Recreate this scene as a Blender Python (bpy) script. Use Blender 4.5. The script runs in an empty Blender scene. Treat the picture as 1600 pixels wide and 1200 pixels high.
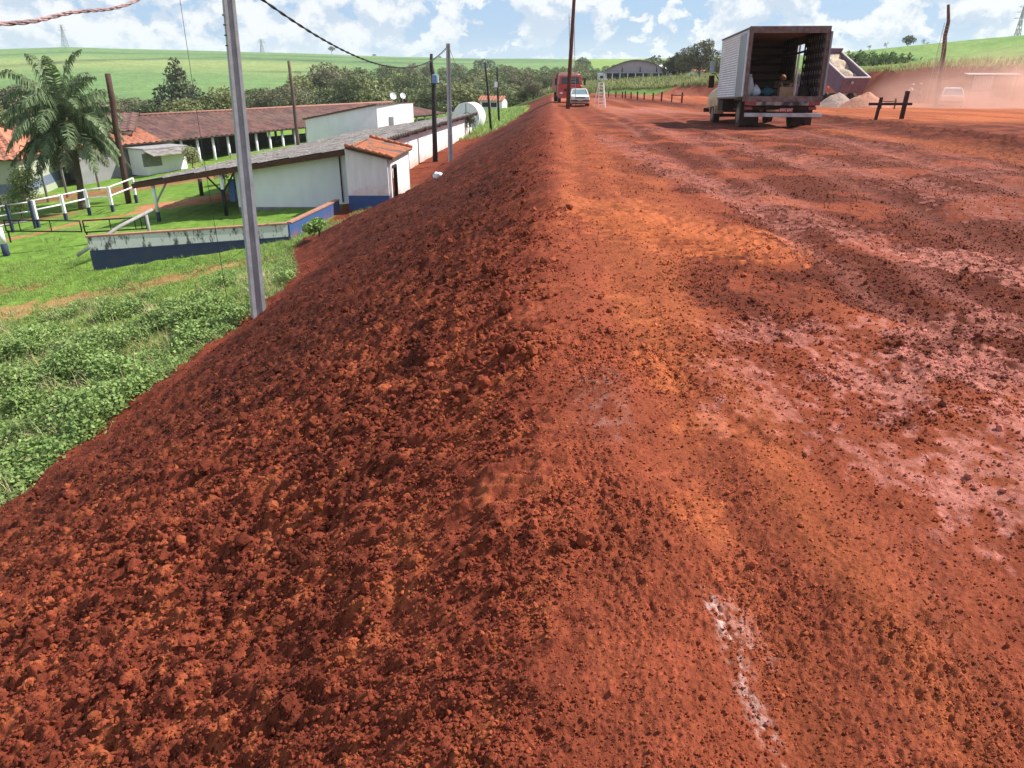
import bpy, bmesh, math, random
import numpy as np
from mathutils import Vector, Matrix, Euler

# ------------------------------------------------------------------ camera, world, sun, exposure
SC = bpy.context.scene
C = SC.collection
cd = bpy.data.cameras.new('camera'); cam = bpy.data.objects.new('camera', cd); C.objects.link(cam)
PITCH = math.radians(23.07)
cam.location = (0, 0, 0); cam.rotation_euler = (math.radians(90) - PITCH, 0, 0)
cd.sensor_width = 36; cd.lens = 36 * 1155 / 1600; cd.clip_start = .05; cd.clip_end = 8000
SC.camera = cam
SUN_AZ = math.radians(76); SUN_EL = math.radians(48)
w = bpy.data.worlds.new("World"); SC.world = w; w.use_nodes = True
nt = w.node_tree; N = nt.nodes; Lk = nt.links; N.clear()
def nd(t, **k):
    n = N.new(t)
    for a, b in k.items(): setattr(n, a, b)
    return n
out = nd('ShaderNodeOutputWorld'); bg = nd('ShaderNodeBackground')
sky = nd('ShaderNodeTexSky', sky_type='NISHITA', sun_disc=False, sun_elevation=SUN_EL, sun_rotation=SUN_AZ, air_density=1.0, dust_density=1.2, ozone_density=1.4)
bg.inputs['Strength'].default_value = .10
tc = nd('ShaderNodeTexCoord')
sep = nd('ShaderNodeSeparateXYZ'); Lk.new(tc.outputs['Generated'], sep.inputs[0])
def mth(op, a, b=None, c=None, clamp=False):
    n = nd('ShaderNodeMath', operation=op, use_clamp=clamp)
    for i, v in enumerate((a, b, c)):
        if v is None: continue
        if isinstance(v, (int, float)): n.inputs[i].default_value = v
        else: Lk.new(v, n.inputs[i])
    return n.outputs[0]
az_ = mth('ARCTAN2', sep.outputs[0], sep.outputs[1])
el_ = mth('ARCSINE', sep.outputs[2])
# cloud space: azimuth and a height that is squeezed towards the horizon, as banks of cumulus look
eh = mth('POWER', mth('MAXIMUM', mth('ADD', el_, .01), .0005), .62)
def cloud_vec(dz, s):
    cmb = nd('ShaderNodeCombineXYZ'); Lk.new(mth('MULTIPLY', az_, 1.0), cmb.inputs[0]); Lk.new(mth('MULTIPLY', mth('ADD', eh, dz), s), cmb.inputs[1])
    return cmb.outputs[0]
def cn(vec, sc, det, rough, off=0, dist=0):
    n = nd('ShaderNodeTexNoise', noise_dimensions='3D'); n.inputs['Scale'].default_value = sc; n.inputs['Detail'].default_value = det
    n.inputs['Roughness'].default_value = rough; n.inputs['Distortion'].default_value = dist
    mp = nd('ShaderNodeMapping'); mp.inputs['Location'].default_value = (off, off * .3, off * .7); Lk.new(vec, mp.inputs[0]); Lk.new(mp.outputs[0], n.inputs['Vector'])
    return n.outputs['Fac']
v0 = cloud_vec(0, .72); v1 = cloud_vec(.035, .72)
def dens(v):
    a = mth('MULTIPLY', cn(v, 18, 11, .62, 3.1, .2), .66); b = mth('MULTIPLY', cn(v, 5.0, 4, .5, 9.4), .34)
    return mth('ADD', a, b)
d0 = dens(v0); d1 = dens(v1)
def ramp(v, a, b):
    n = nd('ShaderNodeMapRange', interpolation_type='SMOOTHSTEP'); n.inputs[1].default_value = a; n.inputs[2].default_value = b; Lk.new(v, n.inputs[0]); return n.outputs[0]
mask = ramp(d0, .455, .492)
# lit tops: density falls off above; grey-blue bases: dense above
lit = ramp(mth('SUBTRACT', d0, d1), -.05, .06)
thick = ramp(d0, .50, .66)
cl = nd('ShaderNodeMixRGB'); cl.inputs[1].default_value = (4.1, 4.85, 5.9, 1); cl.inputs[2].default_value = (6.7, 6.8, 7.0, 1); Lk.new(lit, cl.inputs[0])
# open sky between the clouds, made milky by thin high cloud
milk = nd('ShaderNodeMixRGB'); Lk.new(mth('ADD', mth('MULTIPLY', ramp(el_, .85, .25), .5), .3), milk.inputs[0]); Lk.new(sky.outputs[0], milk.inputs[1]); milk.inputs[2].default_value = (2.6, 4.1, 6.3, 1)
mx = nd('ShaderNodeMixRGB'); Lk.new(mth('MULTIPLY', mask, mth('ADD', mth('MULTIPLY', ramp(el_, 1.0, .3), .6), .33)), mx.inputs[0]); Lk.new(milk.outputs[0], mx.inputs[1]); Lk.new(cl.outputs[0], mx.inputs[2])
hz = nd('ShaderNodeMixRGB'); Lk.new(ramp(el_, .07, -.01), hz.inputs[0]); Lk.new(mx.outputs[0], hz.inputs[1]); hz.inputs[2].default_value = (5.0, 5.9, 6.7, 1)
hzf = mth('MULTIPLY', ramp(el_, .05, -.01), .6); Lk.new(hzf, hz.inputs[0])
Lk.new(hz.outputs[0], bg.inputs['Color']); Lk.new(bg.outputs[0], out.inputs[0])

sd = bpy.data.lights.new('sun', 'SUN'); sun = bpy.data.objects.new('sun', sd); C.objects.link(sun)
sd.energy = 5.0; sd.angle = math.radians(.5); sd.color = (1, .955, .88)
SUNV = Vector((math.sin(SUN_AZ) * math.cos(SUN_EL), math.cos(SUN_AZ) * math.cos(SUN_EL), math.sin(SUN_EL)))
sun.rotation_euler = SUNV.to_track_quat('Z', 'Y').to_euler()
sun.location = (40, 20, 60)
SC.view_settings.view_transform = 'Standard'; SC.view_settings.look = 'None'; SC.view_settings.gamma = 1; SC.view_settings.use_curve_mapping = False
SC.view_settings.exposure = .56
SC.cycles.use_denoising = True
SC.cycles.max_bounces = 5; SC.cycles.diffuse_bounces = 3; SC.cycles.glossy_bounces = 2; SC.cycles.transmission_bounces = 3; SC.cycles.volume_bounces = 1
SC.cycles.transparent_max_bounces = 6

# ------------------------------------------------------------------ helpers
random.seed(7); rng = np.random.default_rng(11)
CP, SP = math.cos(PITCH), math.sin(PITCH)
def at(u, v, t):                                # a point of the photograph at depth t metres
    xc = (u - 800) / 1155; yc = (600 - v) / 1155
    return Vector((xc * t, (CP + SP * yc) * t, (CP * yc - SP) * t))
def tag(o, label=None, cat=None, group=None, kind=None):
    if label: o['label'] = label
    if cat: o['category'] = cat
    if group: o['group'] = group
    if kind: o['kind'] = kind
    return o
def thing(name, label, cat, loc=(0, 0, 0), rz=0, group=None, rx=0, ry=0):
    o = bpy.data.objects.new(name, None); C.objects.link(o); o.location = loc; o.rotation_euler = (rx, ry, rz)
    o.empty_display_size = .2
    return tag(o, label, cat, group)
def copy_tree(o, parent=None):
    c = o.copy(); C.objects.link(c)
    if parent is not None: c.parent = parent
    for ch in list(o.children): copy_tree(ch, c)
    return c
def link(name, me, m=None, parent=None):
    o = bpy.data.objects.new(name, me); C.objects.link(o)
    if m is not None and not me.materials: me.materials.append(m)
    if parent is not None: o.parent = parent
    return o

class MB:                                       # collects shapes, links them as ONE mesh object
    def __init__(s): s.v = []; s.f = []; s.sm = []
    def add(s, vs, fs, smooth=False):
        b = len(s.v); s.v += [tuple(p) for p in vs]; s.f += [tuple(i + b for i in f) for f in fs]; s.sm += [smooth] * len(fs); return s
    def box(s, c, d, rz=0, rx=0, ry=0, bev=0):
        x, y, z = d[0] / 2, d[1] / 2, d[2] / 2
        M = Matrix.Translation(c) @ Euler((rx, ry, rz)).to_matrix().to_4x4()
        if bev <= 0:
            vs = [M @ Vector(p) for p in ((-x,-y,-z),(x,-y,-z),(x,y,-z),(-x,y,-z),(-x,-y,z),(x,-y,z),(x,y,z),(-x,y,z))]
            return s.add(vs, [(3,2,1,0),(4,5,6,7),(0,1,5,4),(1,2,6,5),(2,3,7,6),(3,0,4,7)])
        bm = bmesh.new(); bmesh.ops.create_cube(bm, size=1)
        for q in bm.verts: q.co = Vector((q.co.x * d[0], q.co.y * d[1], q.co.z * d[2]))
        bmesh.ops.bevel(bm, geom=bm.edges[:], offset=bev, segments=2, affect='EDGES', profile=.5)
        bm.verts.index_update()
        s.add([M @ q.co for q in bm.verts], [[q.index for q in f.verts] for f in bm.faces]); bm.free(); return s
    def bb(s, lo, hi, bev=0):
        return s.box([(a + b) / 2 for a, b in zip(lo, hi)], [abs(b - a) for a, b in zip(lo, hi)], bev=bev)
    def bar(s, p, q, wd, hd=None, roll=0):      # square bar between two points
        hd = hd or wd; p = Vector(p); q = Vector(q); d = q - p
        rot = d.to_track_quat('Z', 'Y').to_matrix().to_4x4() @ Matrix.Rotation(roll, 4, 'Z')
        M = Matrix.Translation((p + q) / 2) @ rot; x, y, z = wd / 2, hd / 2, d.length / 2
        vs = [M @ Vector(a) for a in ((-x,-y,-z),(x,-y,-z),(x,y,-z),(-x,y,-z),(-x,-y,z),(x,-y,z),(x,y,z),(-x,y,z))]
        return s.add(vs, [(3,2,1,0),(4,5,6,7),(0,1,5,4),(1,2,6,5),(2,3,7,6),(3,0,4,7)])
    def tube(s, pts, rad, n=8, cap=True):
        pts = [Vector(p) for p in pts]; m = len(pts); rad = rad if isinstance(rad, (list, tuple)) else [rad] * m
        vs = []; fs = []; up = Vector((.13, .21, .97))
        for i, p in enumerate(pts):
            t = (pts[min(i + 1, m - 1)] - pts[max(i - 1, 0)]).normalized()
            a = t.cross(up)
            if a.length < .15: a = t.cross(Vector((1, 0, 0)))
            a.normalize(); b = t.cross(a)
            for k in range(n):
                th = 2 * math.pi * k / n; vs.append(p + (a * math.cos(th) + b * math.sin(th)) * rad[i])
        for i in range(m - 1):
            for k in range(n): fs.append((i*n+k, i*n+(k+1)%n, (i+1)*n+(k+1)%n, (i+1)*n+k))
        if cap: fs.append(tuple(range(n))[::-1]); fs.append(tuple(range((m-1)*n, m*n)))
        return s.add(vs, fs, True)
    def cyl(s, p, q, r, n=16): return s.tube([p, q], r, n)
    def loft(s, rings, cap=True, smooth=False, closed=True):
        n = len(rings[0]); vs = [p for r in rings for p in r]; fs = []
        for i in range(len(rings) - 1):
            for k in range(n if closed else n - 1): fs.append((i*n+k, i*n+(k+1)%n, (i+1)*n+(k+1)%n, (i+1)*n+k))
        if cap and closed: fs.append(tuple(range(n))[::-1]); fs.append(tuple(range((len(rings)-1)*n, len(rings)*n)))
        return s.add(vs, fs, smooth)
    def prism(s, poly, d):                      # polygon (list of 3D points) pushed along the vector d
        d = Vector(d); a = [Vector(p) for p in poly]; return s.loft([a, [p + d for p in a]])
    def quad(s, *p): return s.add(p, [tuple(range(len(p)))])
    def build(s, name, m, parent=None, sub=None, fix=True):
        o = Vector(sub) if sub is not None else Vector((0, 0, 0))
        me = bpy.data.meshes.new(name); me.from_pydata([Vector(p) - o for p in s.v], [], s.f)
        me.polygons.foreach_set('use_smooth', s.sm)
        if fix:
            bm = bmesh.new(); bm.from_mesh(me); bmesh.ops.recalc_face_normals(bm, faces=bm.faces[:]); bm.to_mesh(me); bm.free()
        me.update()
        ob = link(name, me, m, parent); return ob

def np_mesh(name, V, F, smooth=False, col=None, dom='POINT'):
    me = bpy.data.meshes.new(name); nv = len(V); nf, k = F.shape
    me.vertices.add(nv); me.vertices.foreach_set('co', np.ascontiguousarray(V, np.float32).ravel())
    me.loops.add(nf * k); me.loops.foreach_set('vertex_index', np.ascontiguousarray(F, np.int32).ravel())
    me.polygons.add(nf); me.polygons.foreach_set('loop_start', np.arange(0, nf * k, k, dtype=np.int32))
    me.polygons.foreach_set('use_smooth', np.full(nf, smooth))
    me.update(calc_edges=True)
    if col is not None:
        a = me.color_attributes.new('col', 'FLOAT_COLOR', dom); c4 = np.ones((len(col), 4), np.float32); c4[:, :3] = col
        a.data.foreach_set('color', c4.ravel())
    return me

# gradient noise on numpy arrays
def _h(ix, iy, sd):
    h = (ix.astype(np.int64) * 374761393 + iy.astype(np.int64) * 668265263 + sd * 974634777) & 0xffffffff
    h = ((h ^ (h >> 13)) * 1274126177) & 0xffffffff; return (h ^ (h >> 16)) & 0xffffffff
def gn(x, y, sd=0):
    xi = np.floor(x); yi = np.floor(y); fx = x - xi; fy = y - yi
    u = fx*fx*fx*(fx*(fx*6-15)+10); v = fy*fy*fy*(fy*(fy*6-15)+10)
    def g(ax, ay, dx, dy):
        a = _h(ax, ay, sd) * (2 * np.pi / 4294967296.0); return np.cos(a) * dx + np.sin(a) * dy
    a = g(xi, yi, fx, fy); b = g(xi + 1, yi, fx - 1, fy); c = g(xi, yi + 1, fx, fy - 1); d = g(xi + 1, yi + 1, fx - 1, fy - 1)
    return (a + (b - a) * u + (c - a) * v + (a - b - c + d) * u * v) * 1.5
def fbm(x, y, o=4, sd=0, g=.5):
    s = 0; a = 1; t = 0
    for i in range(o): s = s + a * gn(x, y, sd + i); t += a; x = x * 2.03 + 17.1; y = y * 2.03 + 5.7; a *= g
    return s / t * 1.3
def S(a, b, x):
    t = np.clip((x - a) / (b - a), 0, 1); return t * t * (3 - 2 * t)

# ------------------------------------------------------------------ materials
def new_mat(name):
    m = bpy.data.materials.new(name); m.use_nodes = True; t = m.node_tree; b = t.nodes['Principled BSDF']; return m, t, b
def mat(name, c, rough=.7, c2=None, sc=4.0, bump=0, bsc=None, metal=0, spec=.3, lo=.35, hi=.65, stretch=None, dirt=None, dirt_z=None, coat=0):
    """two colours mixed by noise, optional dirt that climbs from the base (object z), bump"""
    m, t, b = new_mat(name); n = t.nodes; l = t.links
    b.inputs['Roughness'].default_value = rough; b.inputs['Metallic'].default_value = metal; b.inputs['Specular IOR Level'].default_value = spec
    b.inputs['Coat Weight'].default_value = coat
    co = n.new('ShaderNodeTexCoord'); src = co.outputs['Object']
    if stretch:
        mp = n.new('ShaderNodeMapping'); mp.inputs['Scale'].default_value = stretch; l.new(src, mp.inputs[0]); vec = mp.outputs[0]
    else: vec = src
    c2 = c2 or tuple(x * .75 for x in c)
    nz = n.new('ShaderNodeTexNoise'); nz.inputs['Scale'].default_value = sc; nz.inputs['Detail'].default_value = 7; nz.inputs['Roughness'].default_value = .62; l.new(vec, nz.inputs['Vector'])
    mr = n.new('ShaderNodeMapRange'); mr.inputs[1].default_value = lo; mr.inputs[2].default_value = hi; l.new(nz.outputs['Fac'], mr.inputs[0])
    mx = n.new('ShaderNodeMixRGB'); mx.inputs[1].default_value = (*c, 1); mx.inputs[2].default_value = (*c2, 1); l.new(mr.outputs[0], mx.inputs[0])
    last = mx.outputs[0]
    if dirt:
        sp = n.new('ShaderNodeSeparateXYZ'); l.new(src, sp.inputs[0])
        n2 = n.new('ShaderNodeTexNoise'); n2.inputs['Scale'].default_value = 2.2; n2.inputs['Detail'].default_value = 8; l.new(src, n2.inputs['Vector'])
        ad = n.new('ShaderNodeMath'); ad.operation = 'MULTIPLY_ADD'; l.new(n2.outputs['Fac'], ad.inputs[0]); ad.inputs[1].default_value = -(dirt_z[1] - dirt_z[0]) * 1.6; l.new(sp.outputs[2], ad.inputs[2])
        r2 = n.new('ShaderNodeMapRange'); r2.inputs[1].default_value = dirt_z[1] - (dirt_z[1] - dirt_z[0]) * .8; r2.inputs[2].default_value = dirt_z[0] - (dirt_z[1] - dirt_z[0]) * .8; r2.inputs[3].default_value = 0; r2.inputs[4].default_value = .85
        l.new(ad.outputs[0], r2.inputs[0]); m2 = n.new('ShaderNodeMixRGB'); l.new(r2.outputs[0], m2.inputs[0]); l.new(last, m2.inputs[1]); m2.inputs[2].default_value = (*dirt, 1); last = m2.outputs[0]
    l.new(last, b.inputs['Base Color'])
    if bump:
        nb = n.new('ShaderNodeTexNoise'); nb.inputs['Scale'].default_value = bsc or sc * 4; nb.inputs['Detail'].default_value = 6; l.new(vec, nb.inputs['Vector'])
        bp = n.new('ShaderNodeBump'); bp.inputs['Strength'].default_value = 1; bp.inputs['Distance'].default_value = bump; l.new(nb.outputs['Fac'], bp.inputs['Height']); l.new(bp.outputs[0], b.inputs['Normal'])
    return m
def vc_mat(name, rough=.9, nsc=30, namp=.35, bumps=(), spec=.1, hue=None, trans=0):
    """vertex colour times fine noise, layered bumps ((scale, distance), ...)"""
    m, t, b = new_mat(name); n = t.nodes; l = t.links; b.inputs['Roughness'].default_value = rough; b.inputs['Specular IOR Level'].default_value = spec
    a = n.new('ShaderNodeVertexColor'); a.layer_name = 'col'
    co = n.new('ShaderNodeTexCoord')
    last = a.outputs[0]
    for k, (sc, am) in enumerate(((nsc, namp), (nsc * .13, namp * .6))):
        nz = n.new('ShaderNodeTexNoise'); nz.inputs['Scale'].default_value = sc; nz.inputs['Detail'].default_value = 5; nz.inputs['Roughness'].default_value = .65; l.new(co.outputs['Object'], nz.inputs['Vector'])
        mr = n.new('ShaderNodeMapRange'); mr.inputs[1].default_value = .3; mr.inputs[2].default_value = .7; mr.inputs[3].default_value = 1 - am; mr.inputs[4].default_value = 1 + am; l.new(nz.outputs['Fac'], mr.inputs[0])
        mm = n.new('ShaderNodeVectorMath'); mm.operation = 'SCALE'; l.new(last, mm.inputs[0]); l.new(mr.outputs[0], mm.inputs['Scale']); last = mm.outputs[0]
    l.new(last, b.inputs['Base Color'])
    prev = None
    for sc, ds in bumps:
        nz = n.new('ShaderNodeTexNoise'); nz.inputs['Scale'].default_value = sc; nz.inputs['Detail'].default_value = 6; nz.inputs['Roughness'].default_value = .6; l.new(co.outputs['Object'], nz.inputs['Vector'])
        bp = n.new('ShaderNodeBump'); bp.inputs['Strength'].default_value = 1; bp.inputs['Distance'].default_value = ds; l.new(nz.outputs['Fac'], bp.inputs['Height'])
        if prev: l.new(prev, bp.inputs['Normal'])
        prev = bp.outputs[0]
    if prev: l.new(prev, b.inputs['Normal'])
    if trans:
        b.inputs['Transmission Weight'].default_value = 0
        tr = n.new('ShaderNodeBsdfTranslucent'); l.new(last, tr.inputs['Color']); ms = n.new('ShaderNodeMixShader'); ms.inputs[0].default_value = trans
        l.new(b.outputs[0], ms.inputs[1]); l.new(tr.outputs[0], ms.inputs[2]); l.new(ms.outputs[0], n['Material Output'].inputs[0])
    return m
# ------------------------------------------------------------------ the ground
def Rz(y): return np.interp(y, [-50, 0, 12, 18, 25, 32, 38, 45, 55, 65, 90, 150, 250], [-1.5, -1.5, -1.55, -1.61, -1.73, -1.93, -2.09, -2.3, -2.58, -2.86, -3.2, -3.75, -4.5])
def XC(y): return .05 * y - .09 + .03 * np.sin(y * .9) + .03 * np.sin(y * 2.3) + .03 * np.sin(y * 4.1 + 1)
def BX(y): return np.interp(y, [0, 62, 85, 110, 130, 150, 170], [44, 42, 36, 24, 13, 0, -10]) + 1.0 * np.sin(y * .21)
ZA = np.arctan(np.array([-3, -.63, -.55, -.316, -.079, .05, .24, .9])); ZT = np.array([14, 17, 20, 16.8, 11.4, 10.6, 10.6, 9])
def parts(x, y):
    r = np.hypot(x, y); az = np.arctan2(x, np.maximum(y, -.4 * r) + 1e-6)
    xl = np.maximum(x, -60)
    L = -6.15 + .085 * xl + .0204 * np.clip(y, -5, 70) + .95 * np.exp(-((x + 6.5) / 5.5) ** 2) * (1 - S(17, 28, y))
    L = L + (-9.5 - L) * S(96, 172, y)
    bx = BX(y); d = x - bx
    bh = np.interp(y, [0, 80, 100, 120, 135, 160], [3.5, 3.3, 2.2, .9, .4, .3])
    R = Rz(y) + S(0, 4.2, d) * bh + .094 * np.clip(x - bx - 4, 0, 62) * (1 - .75 * S(120, 170, y) * (1 - S(36, 60, x))) - .004 * np.clip(y - 60, 0, 300) * S(50, 90, x) + 3.6 * S(50, 100, x) * S(75, 150, y)
    R = R + (-9.5 - R) * S(165, 270, y) * (1 - S(46, 90, x - .12 * (y - 165)))
    sl = np.interp(y, [0, 19, 25, 29, 33, 40, 48, 63, 78, 100, 140], [.545, .545, .50, .455, .52, .53, .475, .41, .46, .50, .3])
    P = Rz(y) + sl * (x - XC(y)) + .0
    # the foot of the slope runs out flatter
    k = .25; h = np.clip(.5 + .5 * (P - L) / k, 0, 1); A = L * (1 - h) + P * h + k * h * (1 - h)
    k2 = .10; h2 = np.clip(.5 + .5 * (A - R) / k2, 0, 1); Z = A * (1 - h2) + R * h2 - k2 * h2 * (1 - h2)
    far = np.interp(az, ZA, ZT); base = np.where(Z < -8, Z, Z)
    rise = S(190, 950, r); Z = Z + (far - Z) * rise - .03 * np.maximum(r - 960, 0)
    return Z, L, P, R, d, r, az, bh
def Tz(x, y): return float(parts(np.array([float(x)]), np.array([float(y)]))[0][0])
def on(x, y, dz=0): return Vector((x, y, Tz(x, y) + dz))
def foot(u, v, t0=5, t1=400):                   # where the sight line through a pixel meets the ground
    a = t0
    ts = np.linspace(t0, t1, 4000); q = at(u, v, 1.0); X = q.x * ts; Y = q.y * ts; Zr = q.z * ts
    Zg = parts(X, Y)[0]; i = int(np.argmax(Zr < Zg)); return Vector((X[i], Y[i], Zg[i]))

rr = []
r_ = .45
while r_ < 9: rr.append(r_); r_ *= 1.0042
while r_ < 110: rr.append(r_); r_ *= 1.0048
while r_ < 1700: rr.append(r_); r_ *= 1.011
rr = np.array(rr)
th = np.concatenate([np.radians(np.linspace(-180, -46, 50, endpoint=False)), np.radians(np.arange(-46, 46, .125)), np.radians(np.linspace(46, 180, 50))])
RG, TG = np.meshgrid(rr, th, indexing='ij')
X = (RG * np.sin(TG)).ravel(); Y = (RG * np.cos(TG)).ravel()
Z, L, P, R, dB, rad, AZ, BH = parts(X, Y)
xc = XC(Y)
lod = lambda s: 1 - S(s * 90, s * 260, rad)     # fade detail that is finer than the mesh
road_w = S(-.15, .35, X - xc) * (1 - S(-1, 0, dB)) * (1 - S(118, 132, Y))
emb_w = (1 - S(-.15, .35, X - xc)) * np.maximum(S(-2, -1.2, X - xc), S(-.12, .06, P - L + .13 * fbm(X * 1.1, Y * 1.1, 3, 15) * (1 - S(25, 60, Y)))) * (1 - S(118, 132, Y))
bank_w = S(-1, .2, dB) * (1 - S(3.2, 4.6, dB)) * (BH > 1.2)
soil = np.clip(road_w + emb_w + bank_w, 0, 1)
# --- embankment: lumps, rills that run down the slope
n1 = fbm(X * .55, Y * .9, 3, 5); n2 = fbm(X * 1.5, Y * 2.6, 3, 11); n3 = fbm(X * 5, Y * 8.5, 3, 21); n4 = fbm(X * 17, Y * 21, 3, 31); n5 = fbm(X * 55, Y * 60, 2, 41)
bil = 1 - np.abs(gn(X * 3.1 + n1, Y * 4.6, 61)) * 1.6; bil2 = 1 - np.abs(gn(X * 8.3, Y * 11, 67)) * 1.6
near_toe = S(1.6, .3, (P - L) / .55)
edge = 1 - .45 * np.exp(-((X - xc + .2) / .5) ** 2) - .5 * near_toe
De = edge * (.075 * n1 + .045 * n2 * lod(.3) + .045 * n3 * lod(.3) + .030 * (bil - .6) * lod(.35) + .034 * (bil2 - .6) * lod(.2) + .025 * n4 * lod(.09) + .006 * n5 * lod(.015))
De += edge * (.030 * gn(X * .6 + .5 * n1, Y * 4.5, 63) * lod(.25) + .014 * gn(X * 1.1, Y * 13, 64) * lod(.08))
De += near_toe * .10 * fbm(X * .9, Y * .7, 2, 77)
# --- road: wheel ruts that run with it, crumbs, ripples of a tyre
gx = X - xc
rut = 0
for c0, wd, dp, kx in ((.62, .16, .022, .0), (2.35, .2, .025, .012), (3.9, .25, .03, .05), (5.6, .28, .035, .09), (8.2, .3, .04, .12), (10.4, .3, .03, .15)):
    cx = c0 + kx * Y + .12 * np.sin(Y * .21 + c0 * 3)
    dp *= 1.7; rut = rut - dp * np.exp(-((gx - cx) / wd) ** 2) * (.5 + .5 * S(-.3, .3, gn(Y * .25 + c0 * 7, gx * .2, 71))) + .4 * dp * np.exp(-((np.abs(gx - cx) - 2 * wd) / wd) ** 2)
m1 = fbm(X * .35, Y * .25, 3, 81); m2 = fbm(X * 2.2, Y * 1.6, 3, 91); m3 = fbm(X * 11, Y * 11, 3, 101); pb1 = 1 - np.abs(gn(X * 21, Y * 21, 105)) * 1.7; pb2 = 1 - np.abs(gn(X * 47 + m3, Y * 47, 107)) * 1.7; m4 = fbm(X * 45, Y * 45, 3, 111)
crumb = S(-.15, .35, fbm(X * .8, Y * .6, 3, 121) + .35 * S(.6, 3, gx) - .1)   # crumbly damp zones
Dr = (.0022 + .010 * crumb) * (pb1 - .5) * lod(.035) + (.0025 + .0048 * crumb) * (pb2 - .5) * lod(.018) + .05 * m1 + rut + .012 * m2 * lod(.2) + (.006 + .018 * crumb) * m3 * lod(.05) + (.0075 + .010 * crumb) * m4 * lod(.02) + (.003 + .003 * crumb) * gn(X * 95, Y * 95, 113) * lod(.011)
def seg(px, py, ax, ay, bx, by):
    vx, vy = bx - ax, by - ay; t = np.clip(((px - ax) * vx + (py - ay) * vy) / (vx * vx + vy * vy), 0, 1); return np.hypot(px - ax - t * vx, py - ay - t * vy), t
def polyd(pts):
    D = np.full(X.shape, 1e9)
    for (a, b), (c, d) in zip(pts[:-1], pts[1:]): D = np.minimum(D, seg(X, Y, a, b, c, d)[0])
    return D
tr = 0                                          # tyre prints with lugs
for ax, ay, bx_, by_, wd in ((.9, 3.25, 1.0, 2.9, .13), (.66, 2.5, .74, 2.2, .12), (1.15, 8.6, 2.4, 6.1, .55)):
    D, t = seg(X, Y, ax, ay, bx_, by_); Ln = math.hypot(bx_ - ax, by_ - ay)
    ww = 1 - S(wd * .8, wd * 1.05, D); cr = (X - ax) * (by_ - ay) / Ln - (Y - ay) * (bx_ - ax) / Ln
    p = .085 if wd < .3 else .17
    lug = np.sin((t * Ln + .5 * np.abs(cr)) * 2 * np.pi / p + 1.2 * n2); tr = tr + ww * (.005 if wd < .3 else .016) * lug - ww * (0 if wd < .3 else .006)
    Dr = Dr * (1 - .6 * ww)
berm = polyd([(10.6, 8), (11.2, 17), (12.2, 25), (14, 40), (15.3, 64), (13.6, 82), (10.5, 102)])
Dr = Dr + tr + np.exp(-(berm / .75) ** 2) * (.16 + .10 * n3 + .08 * n2) + .08 * S(.0, 1.2, -np.abs(gx + .0) + .5) * n3 * .4
mound = np.exp(-((X - 41) ** 2 / 8 + (Y - 84) ** 2 / 10))
Db = .35 * fbm(X * .25, Y * .25, 4, 131) + .12 * n2
Dg = .10 * fbm(X * .35, Y * .35, 3, 141) + .05 * fbm(X * 1.8, Y * 1.8, 2, 151) * lod(.3) + .7 * fbm(X * .012, Y * .012, 2, 160) * S(80, 300, rad)
weedz = S(24, 17, Y) * S(-5, -8, X) ; Dg = Dg + weedz * (.22 * fbm(X * .6, Y * .6, 3, 171) - .35 * np.exp(-((X + 9.2) ** 2 / 1.2 + (Y - 10.6) ** 2 / 3)))
Zf = Z + emb_w * De + road_w * Dr + bank_w * Db + (1 - soil) * Dg
# a trodden lip where the soil stops on the grass
Zf += .05 * np.exp(-((P - L - .08) / .1) ** 2) * (X < xc) * (1 - S(80, 118, Y)) * (.4 + n2)

# --- colours (what the soil is, never its shade)
def mixc(a, b, t): t = np.clip(t, 0, 1)[:, None]; return a * (1 - t) + np.asarray(b) * t
DK = np.array([.080, .0195, .0115]); MID = np.array([.205, .048, .0225]); ORG = np.array([.37, .102, .038]); PNK = np.array([.34, .125, .095]); LIME = np.array([.60, .46, .42])
col = np.tile(MID, (len(X), 1))
big = fbm(X * .45, Y * .3, 4, 181); sm = fbm(X * 3.5, Y * 2.2, 4, 191); fine = fbm(X * 14, Y * 9, 3, 201); grit = fbm(X * 42, Y * 38, 3, 207) * lod(.02)
# embankment: dark damp soil, the foot and the crest drier
ce = mixc(np.tile(DK * 1.05, (len(X), 1)), MID * np.array([.95, .88, .95]), .30 - .28 * S(5, 13, Y) + .5 * big + .45 * sm + .95 * np.exp(-((Y - .5) / 4.5) ** 2) + .6 * near_toe + .9 * np.exp(-(gx / (.45 + .012 * Y)) ** 2))
ce = mixc(ce, ORG * .9, .45 * S(.1, .6, fine + sm) * S(14, 3, Y))
# road
cr_ = np.tile(MID * 1.15, (len(X), 1))
cr_ = mixc(cr_, ORG * .95, .20 + .42 * big + .2 * sm + .65 * gn(gx * 2.9 + .25 * big, Y * .13, 209) - .3 * S(.6, 3.2, gx) - .35 * np.exp(-(gx / .5) ** 2))
cr_ = mixc(cr_, DK * 1.1, S(-.25, .3, crumb - .45 + .9 * sm + .5 * fine) * S(.5, 2.2, gx + .5 * big) * .85); cr_ = mixc(cr_, DK * 1.2, .55 * S(.0, .5, grit + .4 * fine)); cr_ = mixc(cr_, PNK * .95, .45 * S(.1, .6, -grit + .3 * sm - .1) * S(.2, 2.0, gx))
def patch(pts, wd, c, amt, nz=.8, bias=0):
    global cr_
    D = polyd(pts); f = (1 - S(0, 1, D / wd)); cr_ = mixc(cr_, c, amt * (.68 + .32 * S(-.15, .3, grit + .5 * fine)) * S(0, .3, f) * S(.05, .7, f + nz * (sm * .8 + fine * 1.1 + .3 * big) - .42 + bias))
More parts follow.
